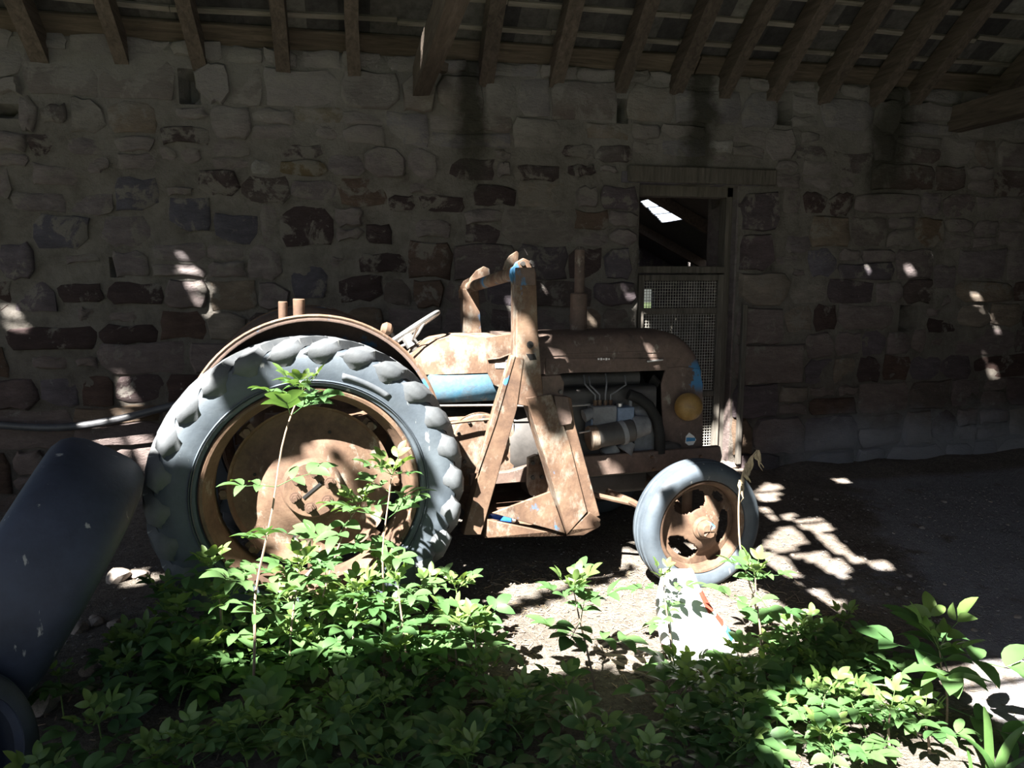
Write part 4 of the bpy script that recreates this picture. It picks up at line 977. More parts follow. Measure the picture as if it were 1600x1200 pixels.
# ---- loader frame
lf = part('loader_frame', MB().box2((0.86, 0.22, 0.305), (1.42, 2*WC-0.22, 0.345)), 'rust', 'rusty steel frame of a front loader without its arms', bevel=0.006)
def px(w, *pts): return [side(x, y, w) for x, y in pts]
for w, far_ in ((0.16, False), (2*WC-0.16, True)):
    s_ = -1 if far_ else 1
    def q(w0, w1, pts, name, mat, **k):
        """polygon measured on the near frame, mirrored to the far one"""
        wa, wb = (w0, w1) if not far_ else (2*WC-w0, 2*WC-w1)
        if far_: pts = [(a_, b_-0.09 if b_ > 1.45 else b_) for a_, b_ in pts]
        return part(name, MB().prism(pts, min(wa, wb), max(wa, wb)), mat, None, lf, bevel=0.004, **k)
    q(0.16, 0.25, px(0.16, (807, 425), (838, 425), (841, 520), (846, 585), (852, 640), (806, 632), (806, 600), (807, 520)), 'post', 'rust_paint')
    q(0.14, 0.165, px(0.14, (807, 418), (836, 418), (838, 446), (807, 446)), 'post_cap', 'brown_blue')
    q(0.20, 0.215, px(0.20, (796, 430), (806, 410), (818, 403), (829, 408), (833, 424), (830, 445), (800, 445)), 'pivot_plate', 'rust_paint')
    q(0.155, 0.235, px(0.155, (803, 556), (819, 560), (808, 640), (752, 836), (724, 836), (776, 640)), 'rear_strut', 'rust')
    q(0.150, 0.158, px(0.150, (799, 556), (806, 556), (776, 660), (748, 740), (742, 740), (770, 648)), 'strut_flange', 'rust_paint')
    q(0.150, 0.25, px(0.150, (822, 622), (862, 616), (890, 690), (918, 800), (886, 836), (858, 735)), 'front_strut', 'rust_paint')
    q(0.165, 0.23, px(0.165, (868, 616), (893, 622), (898, 660), (938, 806), (920, 812), (882, 665)), 'strut_channel', 'rust')
    q(0.146, 0.165, px(0.146, (866, 618), (888, 620), (895, 655), (893, 663), (874, 666)), 'joint_plate', 'brown')
    q(0.138, 0.152, px(0.138, (769, 802), (860, 768), (872, 800), (884, 834)), 'gusset', 'rust_paint')
    q(0.155, 0.19, px(0.155, (762, 812), (884, 836), (922, 800), (939, 812), (934, 825), (912, 837), (762, 841)), 'base_plate', 'rust')
    q(0.165, 0.20, px(0.165, (846, 588), (876, 586), (882, 598), (880, 622), (862, 628), (848, 622)), 'arm_lug', 'brown')
    def bolt(x, y, r_, w0, mat='dkmetal', name='bolt'):
        c = s3(x, y, w0); c = c if not far_ else (c[0], 2*WC-c[1], c[2]-0.09 if c[2] > 1.45 else c[2]); d = -0.016*s_
        return part(name, MB().cyl((c[0], c[1], c[2]), (c[0], c[1]+d, c[2]), r_, r_*0.9, 12), mat, None, lf, smooth=False)
    bolt(816, 412, 0.012, 0.20); bolt(830, 410, 0.010, 0.20); bolt(875, 612, 0.010, 0.165); bolt(932, 818, 0.016, 0.155, 'rust')
    bolt(827, 538, 0.018, 0.172, 'black', 'pin_hole')
    c0 = px(0.159, (822, 553), (835, 553), (839, 562), (828, 563))
    q(0.158, 0.161, c0, 'slot', 'black')
    # chassis rail and bolted foot
    q(0.46, 0.50, [(0.85, 0.50), (2.30, 0.50), (2.315, 0.555), (2.30, 0.612), (1.30, 0.612), (1.05, 0.56), (0.85, 0.56)], 'chassis_rail', 'brown')
    q(0.42, 0.455, px(0.42, (826, 716), (838, 711), (856, 714), (862, 772), (830, 775), (825, 760)), 'foot_plate', 'rust_paint')
    for x, y in ((832, 723), (846, 724), (832, 746), (846, 745)): bolt(x, y, 0.011, 0.42)
    for x, y in ((1018, 714), (1020, 733), (1094, 713)): bolt(x, y, 0.010, 0.462, 'rust')
# cross tube with its two guide plates
pa, pb = Vector((1.02, 0.19, 1.580)), Vector((1.05, 2*WC-0.19, 1.495))
part('cross_tube', MB().cyl(pa, pb, 0.032, 0.032, 20), 'rust_paint', None, lf)
part('guide_plate', MB().prism(px(0.30, (786, 421), (790, 408), (797, 399), (808, 392), (811, 396), (810, 410), (803, 424)), 0.30, 0.315), 'rust_paint', None, lf, bevel=0.003)
part('guide_plate', MB().prism(px(1.22, (731, 448), (735, 434), (744, 423), (756, 416), (765, 420), (766, 430), (757, 437), (748, 447), (741, 462), (734, 458)), 1.22, 1.235), 'rust_paint', None, lf, bevel=0.003)
part('tie_link', MB().bar((1.05, 2*WC-0.18, 1.46), (1.06, 2*WC-0.18, 1.20), 0.012, 0.05), 'rust', None, lf, bevel=0.003)
# bracket plate beside the cowl with a torn label
poly = px(0.45, (757, 527), (800, 521), (838, 530), (838, 560), (806, 600), (786, 609), (772, 602), (763, 585), (761, 560))
br = part('cowl_bracket', MB().prism(poly, 0.45, 0.465), 'rust_paint', 'pale bracket plate with a torn white label', bevel=0.004)
part('bracket_fold', MB().tube([s3(762, 562, 0.444), s3(780, 560, 0.440), s3(798, 553, 0.444)], 0.006, 6), 'rust_paint', None, br)
poly = px(0.448, (774, 569), (791, 566), (800, 556), (803, 559), (790, 596), (784, 592), (775, 579))
part('torn_label', MB().prism([side(774, 568, 0.448), side(797, 566, 0.448), side(792, 575, 0.448), side(774, 575, 0.448)], 0.446, 0.4500), 'white', None, br, smooth=False)
def letter(txt, x, y, w, size, mat, parent, name='lettering', rot=0.0):
    cu_ = bpy.data.curves.new('lettering', 'FONT'); cu_.body = txt; cu_.size = size; cu_.extrude = 0.0006; cu_.materials.append(M[mat])
    t_ = bpy.data.objects.new('lettering', cu_); me = bpy.data.meshes.new_from_object(t_); bpy.data.objects.remove(t_)
    o = link(name, me, parent); p = s3(x, y, w); o.location = p; o.rotation_euler = (PI/2, rot, 0); return o
letter('NZ', 775, 574.5, 0.4455, 0.024, 'print', br); letter('P', 790, 565, 0.4485, 0.022, 'print', br)

# ================================================================== loose things around the tractor
def tyre_prof(Rr_, rb, hw):
    h = Rr_-rb; out = [(-hw*0.62, rb), (-hw*0.84, rb+h*0.14)]
    for k in range(13):
        a = R(205-230*k/12); out.append((hw*math.copysign(abs(math.cos(a))**0.62, math.cos(a)), rb+h*0.42+h*0.58*math.copysign(abs(math.sin(a))**0.72, math.sin(a))))
    return out+[(hw*0.84, rb+h*0.14), (hw*0.62, rb), (hw*0.72, rb+h*0.3), (hw*0.75, rb+h*0.6), (0, rb+h*0.86), (-hw*0.75, rb+h*0.6), (-hw*0.72, rb+h*0.3)]
RTH = np.array([math.cos(YAW), -math.sin(YAW), 0]); FWH = np.array([math.sin(YAW), math.cos(YAW), 0])
def leaning_tyre(name, c, axis, Rr_, rb, hw, lab, grooves, mat='tyre2'):
    o = MB().lathe(tyre_prof(Rr_, rb, hw), (0, 0, 0), axis, 96, closed=True).build(name, M[mat], None)
    o.location = c; tag(o, lab, 'tyre')
    b = MB(); a, e1, e2 = ortho(axis)
    for g in grooves: b.lathe([(g-0.0045, Rr_*0.985), (g-0.003, Rr_*1.012), (g+0.003, Rr_*1.012), (g+0.0045, Rr_*0.985)], (0, 0, 0), axis, 96)
    if grooves: b.build('tread_rib', M[mat], o)
    return o
th = R(32); az = R(24)
ax_ = math.cos(th)*(math.cos(az)*RTH+math.sin(az)*FWH)-math.sin(th)*np.array([0, 0, 1.0])
BT_R, BT_H = 0.50, 0.175
d_ = ray(55, 893); best = None
for k in np.arange(2.2, 3.6, 0.01):
    c = CAM+d_*k; low = c[2]-BT_R*math.cos(th)-BT_H*0.8*math.sin(th)
    if best is None or abs(low+0.005) < best[0]: best = (abs(low+0.005), c)
leaning_tyre('bare_tyre', best[1], ax_, BT_R, 0.29, BT_H, 'large bald black tyre leaning against the rear tractor wheel', ())
ax2 = Vector((0.9, -0.2, 0.35)).normalized()
leaning_tyre('ribbed_tyre', Vector((-1.12, -3.194, 0.219)), ax2, 0.22, 0.13, 0.08, 'smaller dark ribbed tyre cut by the bottom left corner', [-0.05+0.0125*k for k in range(9)])
# black pipe along the wall foot
hp = [(-3.2, -0.085, 0.70)]+[tuple(onY(x, y, -0.085)) for x, y in ((-60, 658), (0, 664), (60, 668), (110, 667), (160, 660), (215, 648), (270, 634), (330, 622), (420, 612))]+[(0.3, -0.085, 0.66)]
sp = []
for i in range(len(hp)-1):
    for k in range(4):
        t = k/4; p = [Vector(hp[max(0, min(len(hp)-1, i+q))]) for q in (-1, 0, 1, 2)]
        sp.append(0.5*((2*p[1])+(p[2]-p[0])*t+(2*p[0]-5*p[1]+4*p[2]-p[3])*t*t+(3*p[1]-p[0]-3*p[2]+p[3])*t**3))
sp.append(Vector(hp[-1]))
tag(MB().tube(sp, 0.026, 12).build('water_pipe', M['hose'], None), 'black plastic pipe sagging along the foot of the stone wall', 'pipe')
# small blue tin on the loader's base plate
p = T2W(*(side(784, 800, 0.24)[0], 0.26, 0.345))
o = MB().cyl((-0.055, 0, 0.034), (0.045, 0, 0.034), 0.034, 0.034, 20).build('spray_tin', M['blue_tin'], None, bevel=0.003); o.location = p; o.rotation_euler.z = 0.2
tag(o, 'small blue tin lying behind the low triangular plate of the loader frame', 'tin')
MB().cyl((0.045, 0, 0.034), (0.075, 0, 0.034), 0.024, 0.022, 16).build('tin_cap', M['white'], o, bevel=0.003)

# ---- white sack slumped against the front wheel
def sack():
    b = MB(); base = onZ(1120, 1046, 0.0); n, m_ = 26, 18
    H = 0.30; back = Vector((-0.05, 0.30, 0))
    rr = random.Random(2)
    for i in range(m_+1):
        t = i/m_; zz = H*t; hw = 0.165*(1-0.58*t**1.6)*(1 if t > 0.06 else 0.85); th_ = 0.10*(1-0.70*t**1.2)+0.012
        cx = base[0]-0.02-0.045*t+0.008*math.sin(t*7); cy = base[1]+0.10+0.16*t
        for j in range(n):
            a = 2*PI*j/n; ca, sa2 = math.cos(a), math.sin(a)
            x = hw*math.copysign(abs(ca)**0.75, ca); y = th_*math.copysign(abs(sa2)**0.85, sa2)
            q = 0.012*mnoise.noise((x*9+i*.1, y*9, zz*8)); 
            b.v.append((cx+x+q, cy+y+q*1.4, zz+ground_z(cx, cy)*(1-t)+q*0.6+ (0.012*math.sin(a*3+1)*(t > 0.93))))
    for i in range(m_):
        for j in range(n): b.f.append((i*n+j, i*n+(j+1) % n, (i+1)*n+(j+1) % n, (i+1)*n+j))
    b.f.append(tuple(reversed(range(n)))); b.f.append(tuple(range(m_*n, (m_+1)*n)))
    o = b.build('plastic_sack', M['sack'], None, ang=70)
    tag(o, 'plump white plastic sack with red print slumped under the front wheel', 'sack')
    vs = [Vector(v) for v in b.v]
    def patch(rows, j0, j1, nm, mat, off=0.004):
        pb = MB(); k = j1-j0+1; cc = []
        for i in rows:
            cen = sum((vs[i*n+j] for j in range(n)), Vector())/n
            for j in range(j0, j1+1): q = vs[i*n+j % n]; d = (q-cen); d.z = 0; pb.v.append(q+d.normalized()*off)
        for i in range(len(rows)-1):
            for j in range(k-1): pb.f.append((i*k+j, i*k+j+1, (i+1)*k+j+1, (i+1)*k+j))
        pb.build(nm, M[mat], o, fix=False)
    patch(range(11, 16), -4, -1, 'red_print', 'red'); patch(range(8, 11), -3, 0, 'red_print', 'red'); patch(range(5, 8), -3, -1, 'blue_print', 'blue')
    patch(range(3, 5), 13, 14, 'red_print', 'red')
    patch(range(7, 9), -6, -5, 'grey_print', 'print'); patch(range(6, 7+1), -7, -6, 'grey_print', 'print')
    b2 = MB(); g = rr
    return o
sack()

# ---- elder plants
def leaf_mesh(name, mat, nl, seed, size=1.0):
    """one compound leaf: a stalk along +y with nl leaflets, each folded along its midrib and toothed at the tip"""
    r = random.Random(seed); b = MB(); Lr = 0.11*size
    b.tube([(0, 0, 0), (0, Lr*0.5, 0.006), (0, Lr, 0.0)], [0.0016, 0.0013, 0.0009], 4, cap=False)
    def leaflet(org, ang, ln, w):
        ca, sa_ = math.cos(ang), math.sin(ang); d = Vector((sa_, ca, 0)); e = Vector((ca, -sa_, 0)); dr = r.uniform(-0.2, 0.22); tw = r.uniform(-.25, .25)
        prof = [(0, 0.0), (0.09, 0.48), (0.26, 0.90), (0.47, 1.0), (0.68, 0.86), (0.86, 0.50), (1.0, 0.0)]
        V = []; 
        for t, ww in prof:
            z_ = -dr*ln*t*t+0.008*size*math.sin(t*3); c = Vector(org)+d*(ln*t)+Vector((0, 0, z_))
            hw = w*ww*0.5
            V += [c-e*hw+Vector((0, 0, hw*(0.30+tw))), c, c+e*hw+Vector((0, 0, hw*(0.30-tw)))]
        Fs = []
        for i in range(len(prof)-1):
            Fs += [(i*3, i*3+1, i*3+4, i*3+3), (i*3+1, i*3+2, i*3+5, i*3+4)]
        b.add(V, Fs)
    pairs = (nl-1)//2
    for k in range(pairs):
        y = Lr*(0.48+0.46*k/max(1, pairs-1) if pairs > 1 else 0.7)
        for s_ in (-1, 1): leaflet((0, y+r.uniform(-.004, .004), 0.004), s_*R(r.uniform(58, 78)-14*k), size*r.uniform(0.062, 0.078)*(0.85+0.2*k), size*r.uniform(0.030, 0.038))
    leaflet((0, Lr, 0), r.uniform(-.12, .12), size*r.uniform(0.08, 0.095), size*r.uniform(0.038, 0.046))
    me = b.mesh(name, M[mat], ang=180); return me
LEAF = [leaf_mesh('leaf', 'leaf', 5, k) for k in range(6)]+[leaf_mesh('leaf', 'leaf', 7, 9)]
YOUNG = [leaf_mesh('young_leaf', 'young', 5, 20+k, 0.62) for k in range(4)]
pr = random.Random(77)
def catmull(pts, k=3):
    out = []; pts = [Vector(p) for p in pts]
    for i in range(len(pts)-1):
        p = [pts[max(0, min(len(pts)-1, i+q))] for q in (-1, 0, 1, 2)]
        for j in range(k):
            t = j/k; out.append(0.5*((2*p[1])+(p[2]-p[0])*t+(2*p[0]-5*p[1]+4*p[2]-p[3])*t*t+(3*p[1]-p[0]-3*p[2]+p[3])*t**3))
    out.append(pts[-1]); return out
def put_leaf(root, p, yaw, pitch, roll, sc, young=False):
    me = pr.choice(YOUNG if young else LEAF); o = link('leaf', me, root)
    o.location = p; o.rotation_euler = Euler((pitch, roll, yaw), 'XYZ'); o.scale = (sc,)*3
    return o
def sapling(pts, nodes, label, group=None, size=1.25, top=True, r0=0.0055, r1=0.002, name='elder_sapling', per=2, spread=None):
    """pts: stem in world space from the ground up; nodes: where along the stem leaf pairs stand"""
    base = Vector(pts[0]); root = empty(name, base); tag(root, label, 'plant', group)
    path = catmull([Vector(p)-base for p in pts]); n = len(path)
    path[0] = path[0]-Vector((0, 0, 0.02))
    MB().tube(path, [r0+(r1-r0)*i/(n-1) for i in range(n)], 6).build('stem', M['stem' if r0 > 0.004 else 'green_stem'], root)
    yaw = pr.uniform(0, 6.28)
    for t in nodes:
        f = t*(n-1); i = min(int(f), n-2); p = path[i].lerp(path[i+1], f-i)
        for q in range(per):
            put_leaf(root, p, yaw+q*2*PI/per+pr.uniform(-.35, .35), pr.uniform(-0.25, 0.5), pr.uniform(-.25, .25), size*pr.uniform(0.8, 1.12)*(1.0 if t < 0.9 else 0.8))
        yaw += PI/2+pr.uniform(-.3, .3)
    if top:
        for q in range(4): put_leaf(root, path[-1], yaw+q*PI/2+pr.uniform(-.3, .3), pr.uniform(0.5, 1.1), 0, size*pr.uniform(0.7, 1.0), True)
    return root
def at(px_, py_, Y): return tuple(onY(px_, py_, Y))
def stemp(base, *up, dY=0.0):
    g = onZ(*base); g[2] = ground_z(g[0], g[1]); k = len(up)
    return [tuple(g)]+[at(x, y, g[1]+dY*(i+1)/k) for i, (x, y) in enumerate(up)]
sapling(stemp((395, 1110), (398, 1000), (400, 920), (425, 800), (440, 700), (458, 640), (472, 612), dY=0.20), (0.34, 0.44, 0.56, 0.80, 0.93, 1.0), 'tallest thin elder stem rising across the middle of the rear wheel', r0=0.006)
sapling(stemp((600, 1062), (600, 960), (598, 860), (606, 790), (612, 742), dY=0.12), (0.3, 0.5, 0.66, 0.84, 1.0), 'elder stem reaching over the front edge of the rear wheel rim', r0=0.005)
sapling(stemp((505, 1050), (500, 960), (520, 880), (545, 815), (560, 795), dY=0.10), (0.4, 0.6, 0.8, 1.0), 'leafy elder shoot before the lower middle of the rear wheel')
sapling(stemp((350, 1060), (345, 960), (338, 905), (330, 890), dY=0.06), (0.3, 0.5, 0.75, 1.0), 'elder shoot with a feathery tip at the rear wheel lower left')
sapling(stemp((295, 1075), (285, 1020), (278, 985), (276, 965), dY=0.04), (0.35, 0.6, 0.85, 1.0), 'bushy pale green elder just left of the rear wheel foot')
sapling(stemp((240, 1090), (225, 1040), (222, 1010), dY=0.03), (0.4, 0.7, 1.0), 'low elder with bright leaves nearest the leaning bald tyre')
sapling(stemp((450, 1070), (455, 985), (462, 930), (470, 890), dY=0.05), (0.25, 0.45, 0.7, 1.0), 'elder shoot in front of the rear wheel hub line')
sapling(stemp((550, 1070), (552, 990), (560, 930), dY=0.05), (0.3, 0.6, 0.85, 1.0), 'elder shoot with dense leaves below the wheel nuts')
sapling(stemp((640, 1075), (632, 1000), (625, 945), (622, 915), dY=0.05), (0.25, 0.5, 0.75, 1.0), 'elder shoot covering the front foot of the rear tyre')
sapling(stemp((715, 1075), (712, 1020), (705, 975), dY=0.03), (0.3, 0.55, 0.8, 1.0), 'short elder just in front of the rear tyre')
sapling(stemp((745, 1085), (744, 1030), (742, 985), dY=0.02), (0.4, 0.75, 1.0), 'slender dark elder standing right of the rear wheel')
sapling(stemp((932, 1085), (918, 1020), (905, 965), (897, 925), dY=0.03), (0.45, 0.62, 0.8, 1.0), 'lone elder seedling on the sunlit dirt between the two wheels', size=1.3)
sapling(stemp((1052, 1040), (1046, 985), (1040, 945), (1036, 905), dY=0.03), (0.5, 0.85), 'elder seedling in front of the white sack', size=0.95)
sapling(stemp((1192, 1045), (1188, 985), (1182, 935), (1180, 902), dY=0.04), (0.3, 0.5, 0.75, 1.0), 'elder seedling beside the white sack, leaning on the dry stalk', size=1.15)
sapling(stemp((1282, 1045), (1276, 1005), (1272, 985), dY=0.02), (0.4, 0.8), 'small dark elder seedling at the right edge of the sun patch', size=1.05)
sapling(stemp((1478, 1150), (1480, 1090), (1472, 1050), (1468, 1015), dY=0.02), (0.25, 0.62, 0.85, 1.0), 'tall big-leaved elder alone at the right', size=1.8, r0=0.0045)
sapling(stemp((1150, 1165), (1240, 1110), (1320, 1085), (1365, 1070), (1400, 1074), (1470, 1082)), (0.35, 0.55, 0.7), 'long bare elder runner bent over to the right', top=False, r0=0.005, size=1.1)
sapling(stemp((1165, 1190), (1160, 1140), (1162, 1105)), (0.3, 0.6, 0.85, 1.0), 'bright elder in sun at the left of the lower right patch', size=1.1)
sapling(stemp((1280, 1175), (1282, 1120), (1290, 1085)), (0.4, 0.75, 1.0), 'bright elder in the middle of the lower right sun patch', size=1.15)
sapling(stemp((1390, 1185), (1388, 1140), (1392, 1110)), (0.4, 0.7, 1.0), 'bright elder below the bent runner', size=1.05)
sapling(stemp((1452, 1190), (1450, 1150), (1445, 1125)), (0.5, 0.9), 'low elder at the foot of the big-leaved plant', size=1.05)
sapling(stemp((100, 1120), (95, 1085), (92, 1060)), (0.6, 1.0), 'little elder seedling in front of the leaning bald tyre', size=0.7, r0=0.003)
# the carpet of seedlings in the shade along the bottom, and the sunlit fringe behind it
def carpet(n, poly, hr, label, group, size, seed, nodes=(0.35, 0.68, 1.0), top=True):
    r = random.Random(seed); G = [onZ(x, y, 0)[:2] for x, y in poly]; G = np.array(G); lo, hi = G.min(0), G.max(0); k = 0; pts = []; guard = 0
    while k < n and guard < 20000:
        guard += 1; x, y = r.uniform(lo[0], hi[0]), r.uniform(lo[1], hi[1])
        if not bool(inside(np.array([x, y]), G)): continue
        if any((x-a)**2+(y-b_)**2 < 0.0075 for a, b_ in pts): continue
        pts.append((x, y)); k += 1; h = r.uniform(*hr); lx, ly = r.uniform(-.06, .06), r.uniform(-.06, .06); g = ground_z(x, y)
        sapling([(x, y, g), (x+lx*.4, y+ly*.4, g+h*.5), (x+lx, y+ly, g+h)], nodes, label, group, size=size*r.uniform(0.85, 1.15), top=top, r0=0.0032, r1=0.0016, name='elder_seedling')
SH = 'shaded elder seedlings'
carpet(9, [(60, 1215), (150, 1105), (220, 1070), (330, 1062), (330, 1240), (60, 1260)], (0.07, 0.16), 'short shaded elder seedling in the green carpet beside the ribbed tyre', SH, 1.2, 5)
carpet(13, [(340, 1062), (500, 1064), (660, 1068), (660, 1255), (340, 1255)], (0.07, 0.17), 'short shaded elder seedling in the green carpet below the rear tractor wheel', SH, 1.2, 15)
carpet(10, [(670, 1072), (820, 1090), (900, 1100), (920, 1255), (670, 1255)], (0.06, 0.13), 'short shaded elder seedling in the green carpet below the gap between the wheels', SH, 1.2, 25)
carpet(9, [(930, 1098), (1040, 1092), (1160, 1082), (1180, 1105), (1150, 1200), (1120, 1255), (930, 1255)], (0.06, 0.13), 'short shaded elder seedling in the green carpet below the white sack', SH, 1.2, 35)
carpet(22, [(215, 1050), (330, 1010), (480, 1005), (650, 1030), (760, 1050), (640, 1070), (330, 1065), (230, 1075)], (0.14, 0.36), 'sunlit elder shoot in the thicket at the foot of the rear wheel', 'sunlit elder shoots', 1.15, 6)
carpet(5, [(1180, 1200), (1200, 1130), (1330, 1105), (1450, 1130), (1520, 1200), (1400, 1230), (1200, 1230)], (0.06, 0.15), 'small bright elder seedling in the lower right sun patch', 'bright elder seedlings', 1.0, 7)
carpet(13, [(1150, 1085), (1200, 1050), (1290, 1010), (1380, 1060), (1320, 1090), (1230, 1100)], (0.06, 0.14), 'dark elder seedling on the shaded ground right of the sack', 'dark elder seedlings', 1.0, 8)
# grass blades in the lower right corner
def blade(pts, w, root):
    b = MB(); k = len(pts); V = []
    for i, p in enumerate(pts):
        t = i/(k-1); ww = w*(1-t**2.5)*(0.75+0.5*t); a = Vector(p); s_ = Vector((RT[0], RT[1], 0))
        V += [a-s_*ww/2+Vector((0, 0, 0)), a+Vector((0, -ww*0.18, 0)), a+s_*ww/2]
    Fs = []
    for i in range(k-1): Fs += [(3*i, 3*i+1, 3*i+4, 3*i+3), (3*i+1, 3*i+2, 3*i+5, 3*i+4)]
    return b.add(V, Fs).build('blade', M['grass'], root, fix=False, ang=180)
for i, (bx, by, pts, w, lab) in enumerate([
    (1548, 1235, [(1546, 1180), (1543, 1130), (1537, 1102)], 0.034, 'upright broad grass blade at the lower right'),
    (1552, 1240, [(1570, 1175), (1595, 1140), (1640, 1118)], 0.045, 'wide bluish grass blade arching out of the right edge'),
    (1545, 1240, [(1575, 1200), (1620, 1175), (1680, 1150)], 0.04, 'grass blade lying low towards the right edge'),
    (1560, 1238, [(1540, 1180), (1500, 1150), (1440, 1150)], 0.022, 'grass blade bent over to the left among the bright elders'),
    (1518, 1230, [(1516, 1190), (1510, 1165)], 0.014, 'thin short grass blade left of the broad upright blade')]):
    g = onZ(bx, by, 0.0); g[2] = ground_z(g[0], g[1])-0.01; rt_ = empty('grass_tuft', g); tag(rt_, lab, 'grass')
    P_ = catmull([g]+[onY(x, y, g[1]+0.02) for x, y in pts], 4); blade([p-Vector(g) for p in P_], w, rt_)
# dry stalk leaning on the front wheel
g = onZ(1192, 1000, 0.0); Ys = g[1]
sp = catmull([g]+[onY(x, y, Ys+0.02*i) for i, (x, y) in enumerate([(1180, 944), (1165, 890), (1156, 850), (1154, 790), (1158, 750), (1167, 724), (1183, 703)])], 4)
root = empty('dry_stalk', g); tag(root, 'dry pale stalk with withered leaves leaning across the front wheel', 'stalk')
MB().tube([p-Vector(g) for p in sp], [0.0045-0.0025*i/(len(sp)-1) for i in range(len(sp))], 6).build('stem', M['straw'], root)
rr = random.Random(6)
for i in range(12):
    p = sp[-1-int(i*0.8)]-Vector(g); b = MB(); q = p.copy(); V = []
    l_ = rr.uniform(0.04, 0.11); dx = rr.uniform(-0.01, 0.035)
    for k in range(5):
        t = k/4; c = p+Vector((dx*t+0.006*math.sin(t*7+i), rr.uniform(-.006, .006), -l_*t)); w = 0.010*math.sin(PI*min(1, t+0.15))
        V += [c-Vector((w, rr.uniform(-.006, .006), 0)), c+Vector((w, rr.uniform(-.006, .006), 0))]
    b.add(V, [(2*k, 2*k+1, 2*k+3, 2*k+2) for k in range(4)]); b.build('withered_leaf', M['straw'], root, fix=False, solid=0.0012)
# a broken branch propped in the thicket, twigs on the dirt, stones
def branch(pts, r, lab, nm='broken_branch', cat='branch', grp=None, mat='twig'):
    p0 = Vector(pts[0]); P_ = [p-p0 for p in catmull(pts, 3)]; n = len(P_); rr = random.Random(len(pts)*7+int(r*1e4))
    b = MB().tube([p+Vector((rr.uniform(-r, r)*.3,)*3) for p in P_], [r*(1-0.35*i/n)*rr.uniform(.9, 1.1) for i in range(n)], 7)
    o = b.build(nm, M[mat], None); o.location = p0; return tag(o, lab, cat, grp)
branch([onZ(442, 975, 0), onY(458, 925, -2.38), onY(478, 902, -2.37), onY(496, 882, -2.36)], 0.013, 'pale broken branch propped up in the thicket before the rear wheel')
def gz(x, y, dz=0.006): p = onZ(x, y, 0.0); p[2] = ground_z(p[0], p[1])+dz; return p
branch([gz(930, 1012), gz(975, 988), gz(1010, 975), gz(1035, 966)], 0.009, 'long straight stick on the sunlit dirt, left of the white sack', 'stick', 'stick')
branch([gz(945, 1022), gz(1000, 1032), gz(1060, 1046), gz(1120, 1052), gz(1165, 1052)], 0.009, 'dark stick lying in front of the white sack', 'stick', 'stick')
branch([gz(955, 1030), gz(990, 1050), gz(1032, 1070)], 0.007, 'short stick slanting towards the shade, left of the sack', 'stick', 'stick')
branch([gz(1020, 1105), gz(1050, 1113), gz(1075, 1121), gz(1080, 1114, .03)], 0.006, 'hooked twig among the shaded seedlings below the sack', 'twig', 'twig')
branch([gz(738, 1100), gz(780, 1096), gz(812, 1097)], 0.006, 'straight twig among the shaded seedlings below the rear tyre', 'twig', 'twig')
branch([gz(1075, 1140), gz(1110, 1160), gz(1135, 1185)], 0.006, 'thin twig near the bottom edge beneath the hooked twig', 'twig', 'twig')
rs = random.Random(31)
for k in range(34):
    x, y = rs.uniform(760, 1330), rs.uniform(890, 1060); a = rs.uniform(0, PI); l_ = rs.uniform(0.06, 0.18); p = gz(x, y, 0.004); q = p+np.array([math.cos(a)*l_, math.sin(a)*l_, 0]); q[2] = ground_z(q[0], q[1])+0.004
    branch([p, (p+q)/2+np.array([rs.uniform(-.01, .01), rs.uniform(-.01, .01), 0.003]), q], rs.uniform(0.0018, 0.0035), 'thin dry twig scattered on the sunlit dirt', 'dry_twig', 'twig', 'dry twigs on the sunlit dirt')
def rock_mesh(seed, flatn=0.6):
    import bmesh
    r = random.Random(seed); bm = bmesh.new(); bmesh.ops.create_icosphere(bm, subdivisions=2, radius=1.0)
    for v in bm.verts:
        n_ = mnoise.noise(v.co*1.3+Vector((seed*3.1, 0, 0)))*0.35+mnoise.noise(v.co*3+Vector((seed, 2, 0)))*0.12
        v.co = v.co*(1+n_); v.co.z *= flatn
    me = bpy.data.meshes.new('rock'); bm.to_mesh(me); bm.free(); me.materials.append(M['rock']); me.shade_smooth(); me.set_sharp_from_angle(angle=R(32)); return me
ROCK = [rock_mesh(k) for k in range(6)]
def rock(x, y, s_, lab, grp=None, nm='rubble_stone', sq=(1, 1, 1)):
    p = gz(x, y, 0.0); o = link(nm, rs.choice(ROCK)); o.location = (p[0], p[1], p[2]+s_*0.3*sq[2]); o.scale = (s_*sq[0], s_*sq[1], s_*sq[2]); o.rotation_euler.z = rs.uniform(0, 6); return tag(o, lab, 'stone', grp)
rock(62, 1102, 0.075, 'pale lump of rubble between the leaning bald tyre and the ribbed tyre')
rock(185, 905, 0.06, 'sunlit chunk of rubble in the gap left of the rear wheel'); rock(215, 898, 0.05, 'paler sunlit chunk right up against the rear wheel', sq=(1.3, 1, .7))
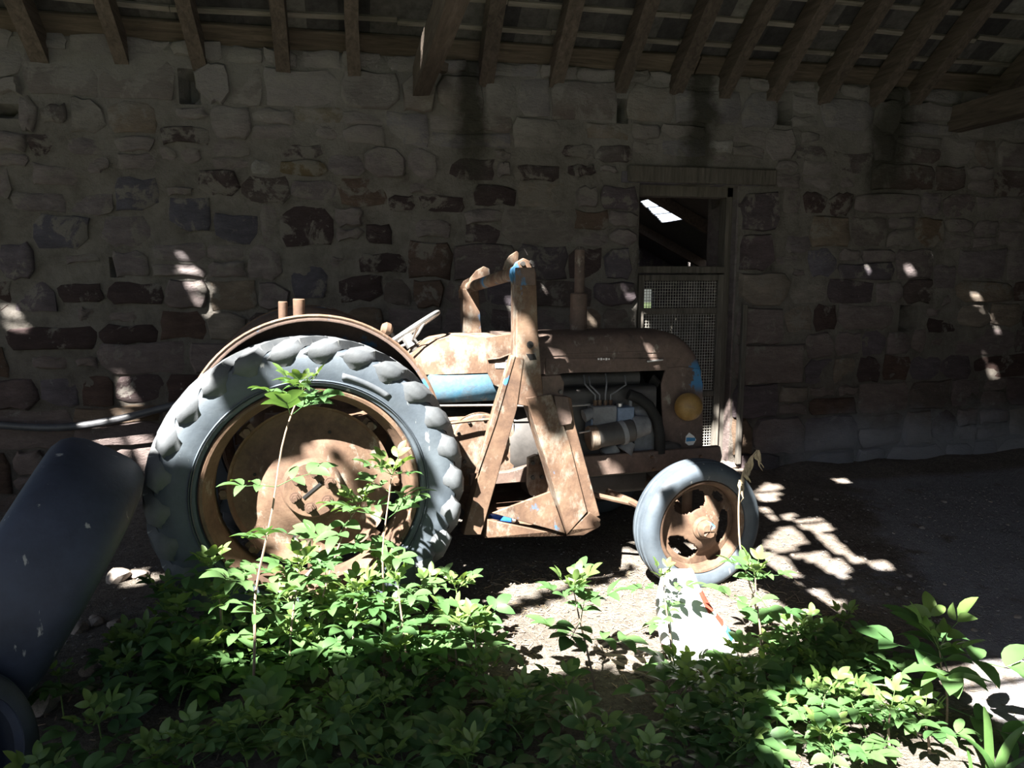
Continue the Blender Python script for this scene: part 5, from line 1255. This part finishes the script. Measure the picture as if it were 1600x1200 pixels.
rock(1140, 730, 0.11, 'flat sunlit stone forming a step below the wire gate', sq=(1.4, 0.8, 0.6)); rock(1160, 745, 0.055, 'smaller stone beside the step below the wire gate', sq=(1.4, .8, .6))
for k in range(10): rock(rs.uniform(95, 215), rs.uniform(955, 1050), rs.uniform(0.02, 0.045), 'small lump of rubble on the shaded ground by the leaning bald tyre', 'rubble by the bald tyre')
for k in range(26): rock(rs.uniform(1200, 1600), rs.uniform(745, 1000), rs.uniform(0.008, 0.02), 'little pebble scattered over the dark floor at the right', 'pebbles on the dark floor', 'pebble')
rock(1088, 955, 0.012, 'tiny pebble by the sack') if False else None
# litter of straw, chips and grit nobody could count
def litter(nm, poly, n, mat, ln, w, seed, lab):
    r = random.Random(seed); G = np.array([onZ(x, y, 0)[:2] for x, y in poly]); lo, hi = G.min(0), G.max(0); b = MB(); k = 0
    while k < n:
        x, y = r.uniform(lo[0], hi[0]), r.uniform(lo[1], hi[1])
        if not bool(inside(np.array([x, y]), G)): continue
        k += 1; a = r.uniform(0, PI); l_ = r.uniform(*ln); z_ = ground_z(x, y)+0.002
        d = Vector((math.cos(a), math.sin(a), r.uniform(-.25, .25)))*l_/2; c = Vector((x, y, z_+r.uniform(0.001, 0.006)))
        b.bar(c-d, c+d, r.uniform(*w), r.uniform(*w)*0.5, (-math.sin(a), math.cos(a), 0))
    o = b.build(nm, M[mat], None, smooth=False, fix=False); tag(o, lab, 'litter', kind='stuff')
litter('straw_litter', [(200, 1060), (420, 960), (700, 960), (800, 880), (1190, 860), (1330, 980), (1230, 1060), (600, 1090)], 1500, 'straw', (0.01, 0.05), (0.001, 0.003), 1, 'bits of straw strewn over the sunlit dirt')
litter('dark_litter', [(200, 1060), (420, 960), (700, 960), (800, 880), (1190, 860), (1400, 960), (1600, 1100), (1600, 1250), (0, 1250), (100, 1060)], 1800, 'stem', (0.006, 0.03), (0.002, 0.006), 2, 'dark chips of bark and leaf scattered on the ground')
litter('grit', [(60, 880), (200, 830), (1200, 770), (1600, 755), (1620, 1050), (1200, 900), (700, 980), (100, 1060)], 1800, 'pebble', (0.004, 0.016), (0.003, 0.010), 3, 'pale grit sprinkled over the barn floor')
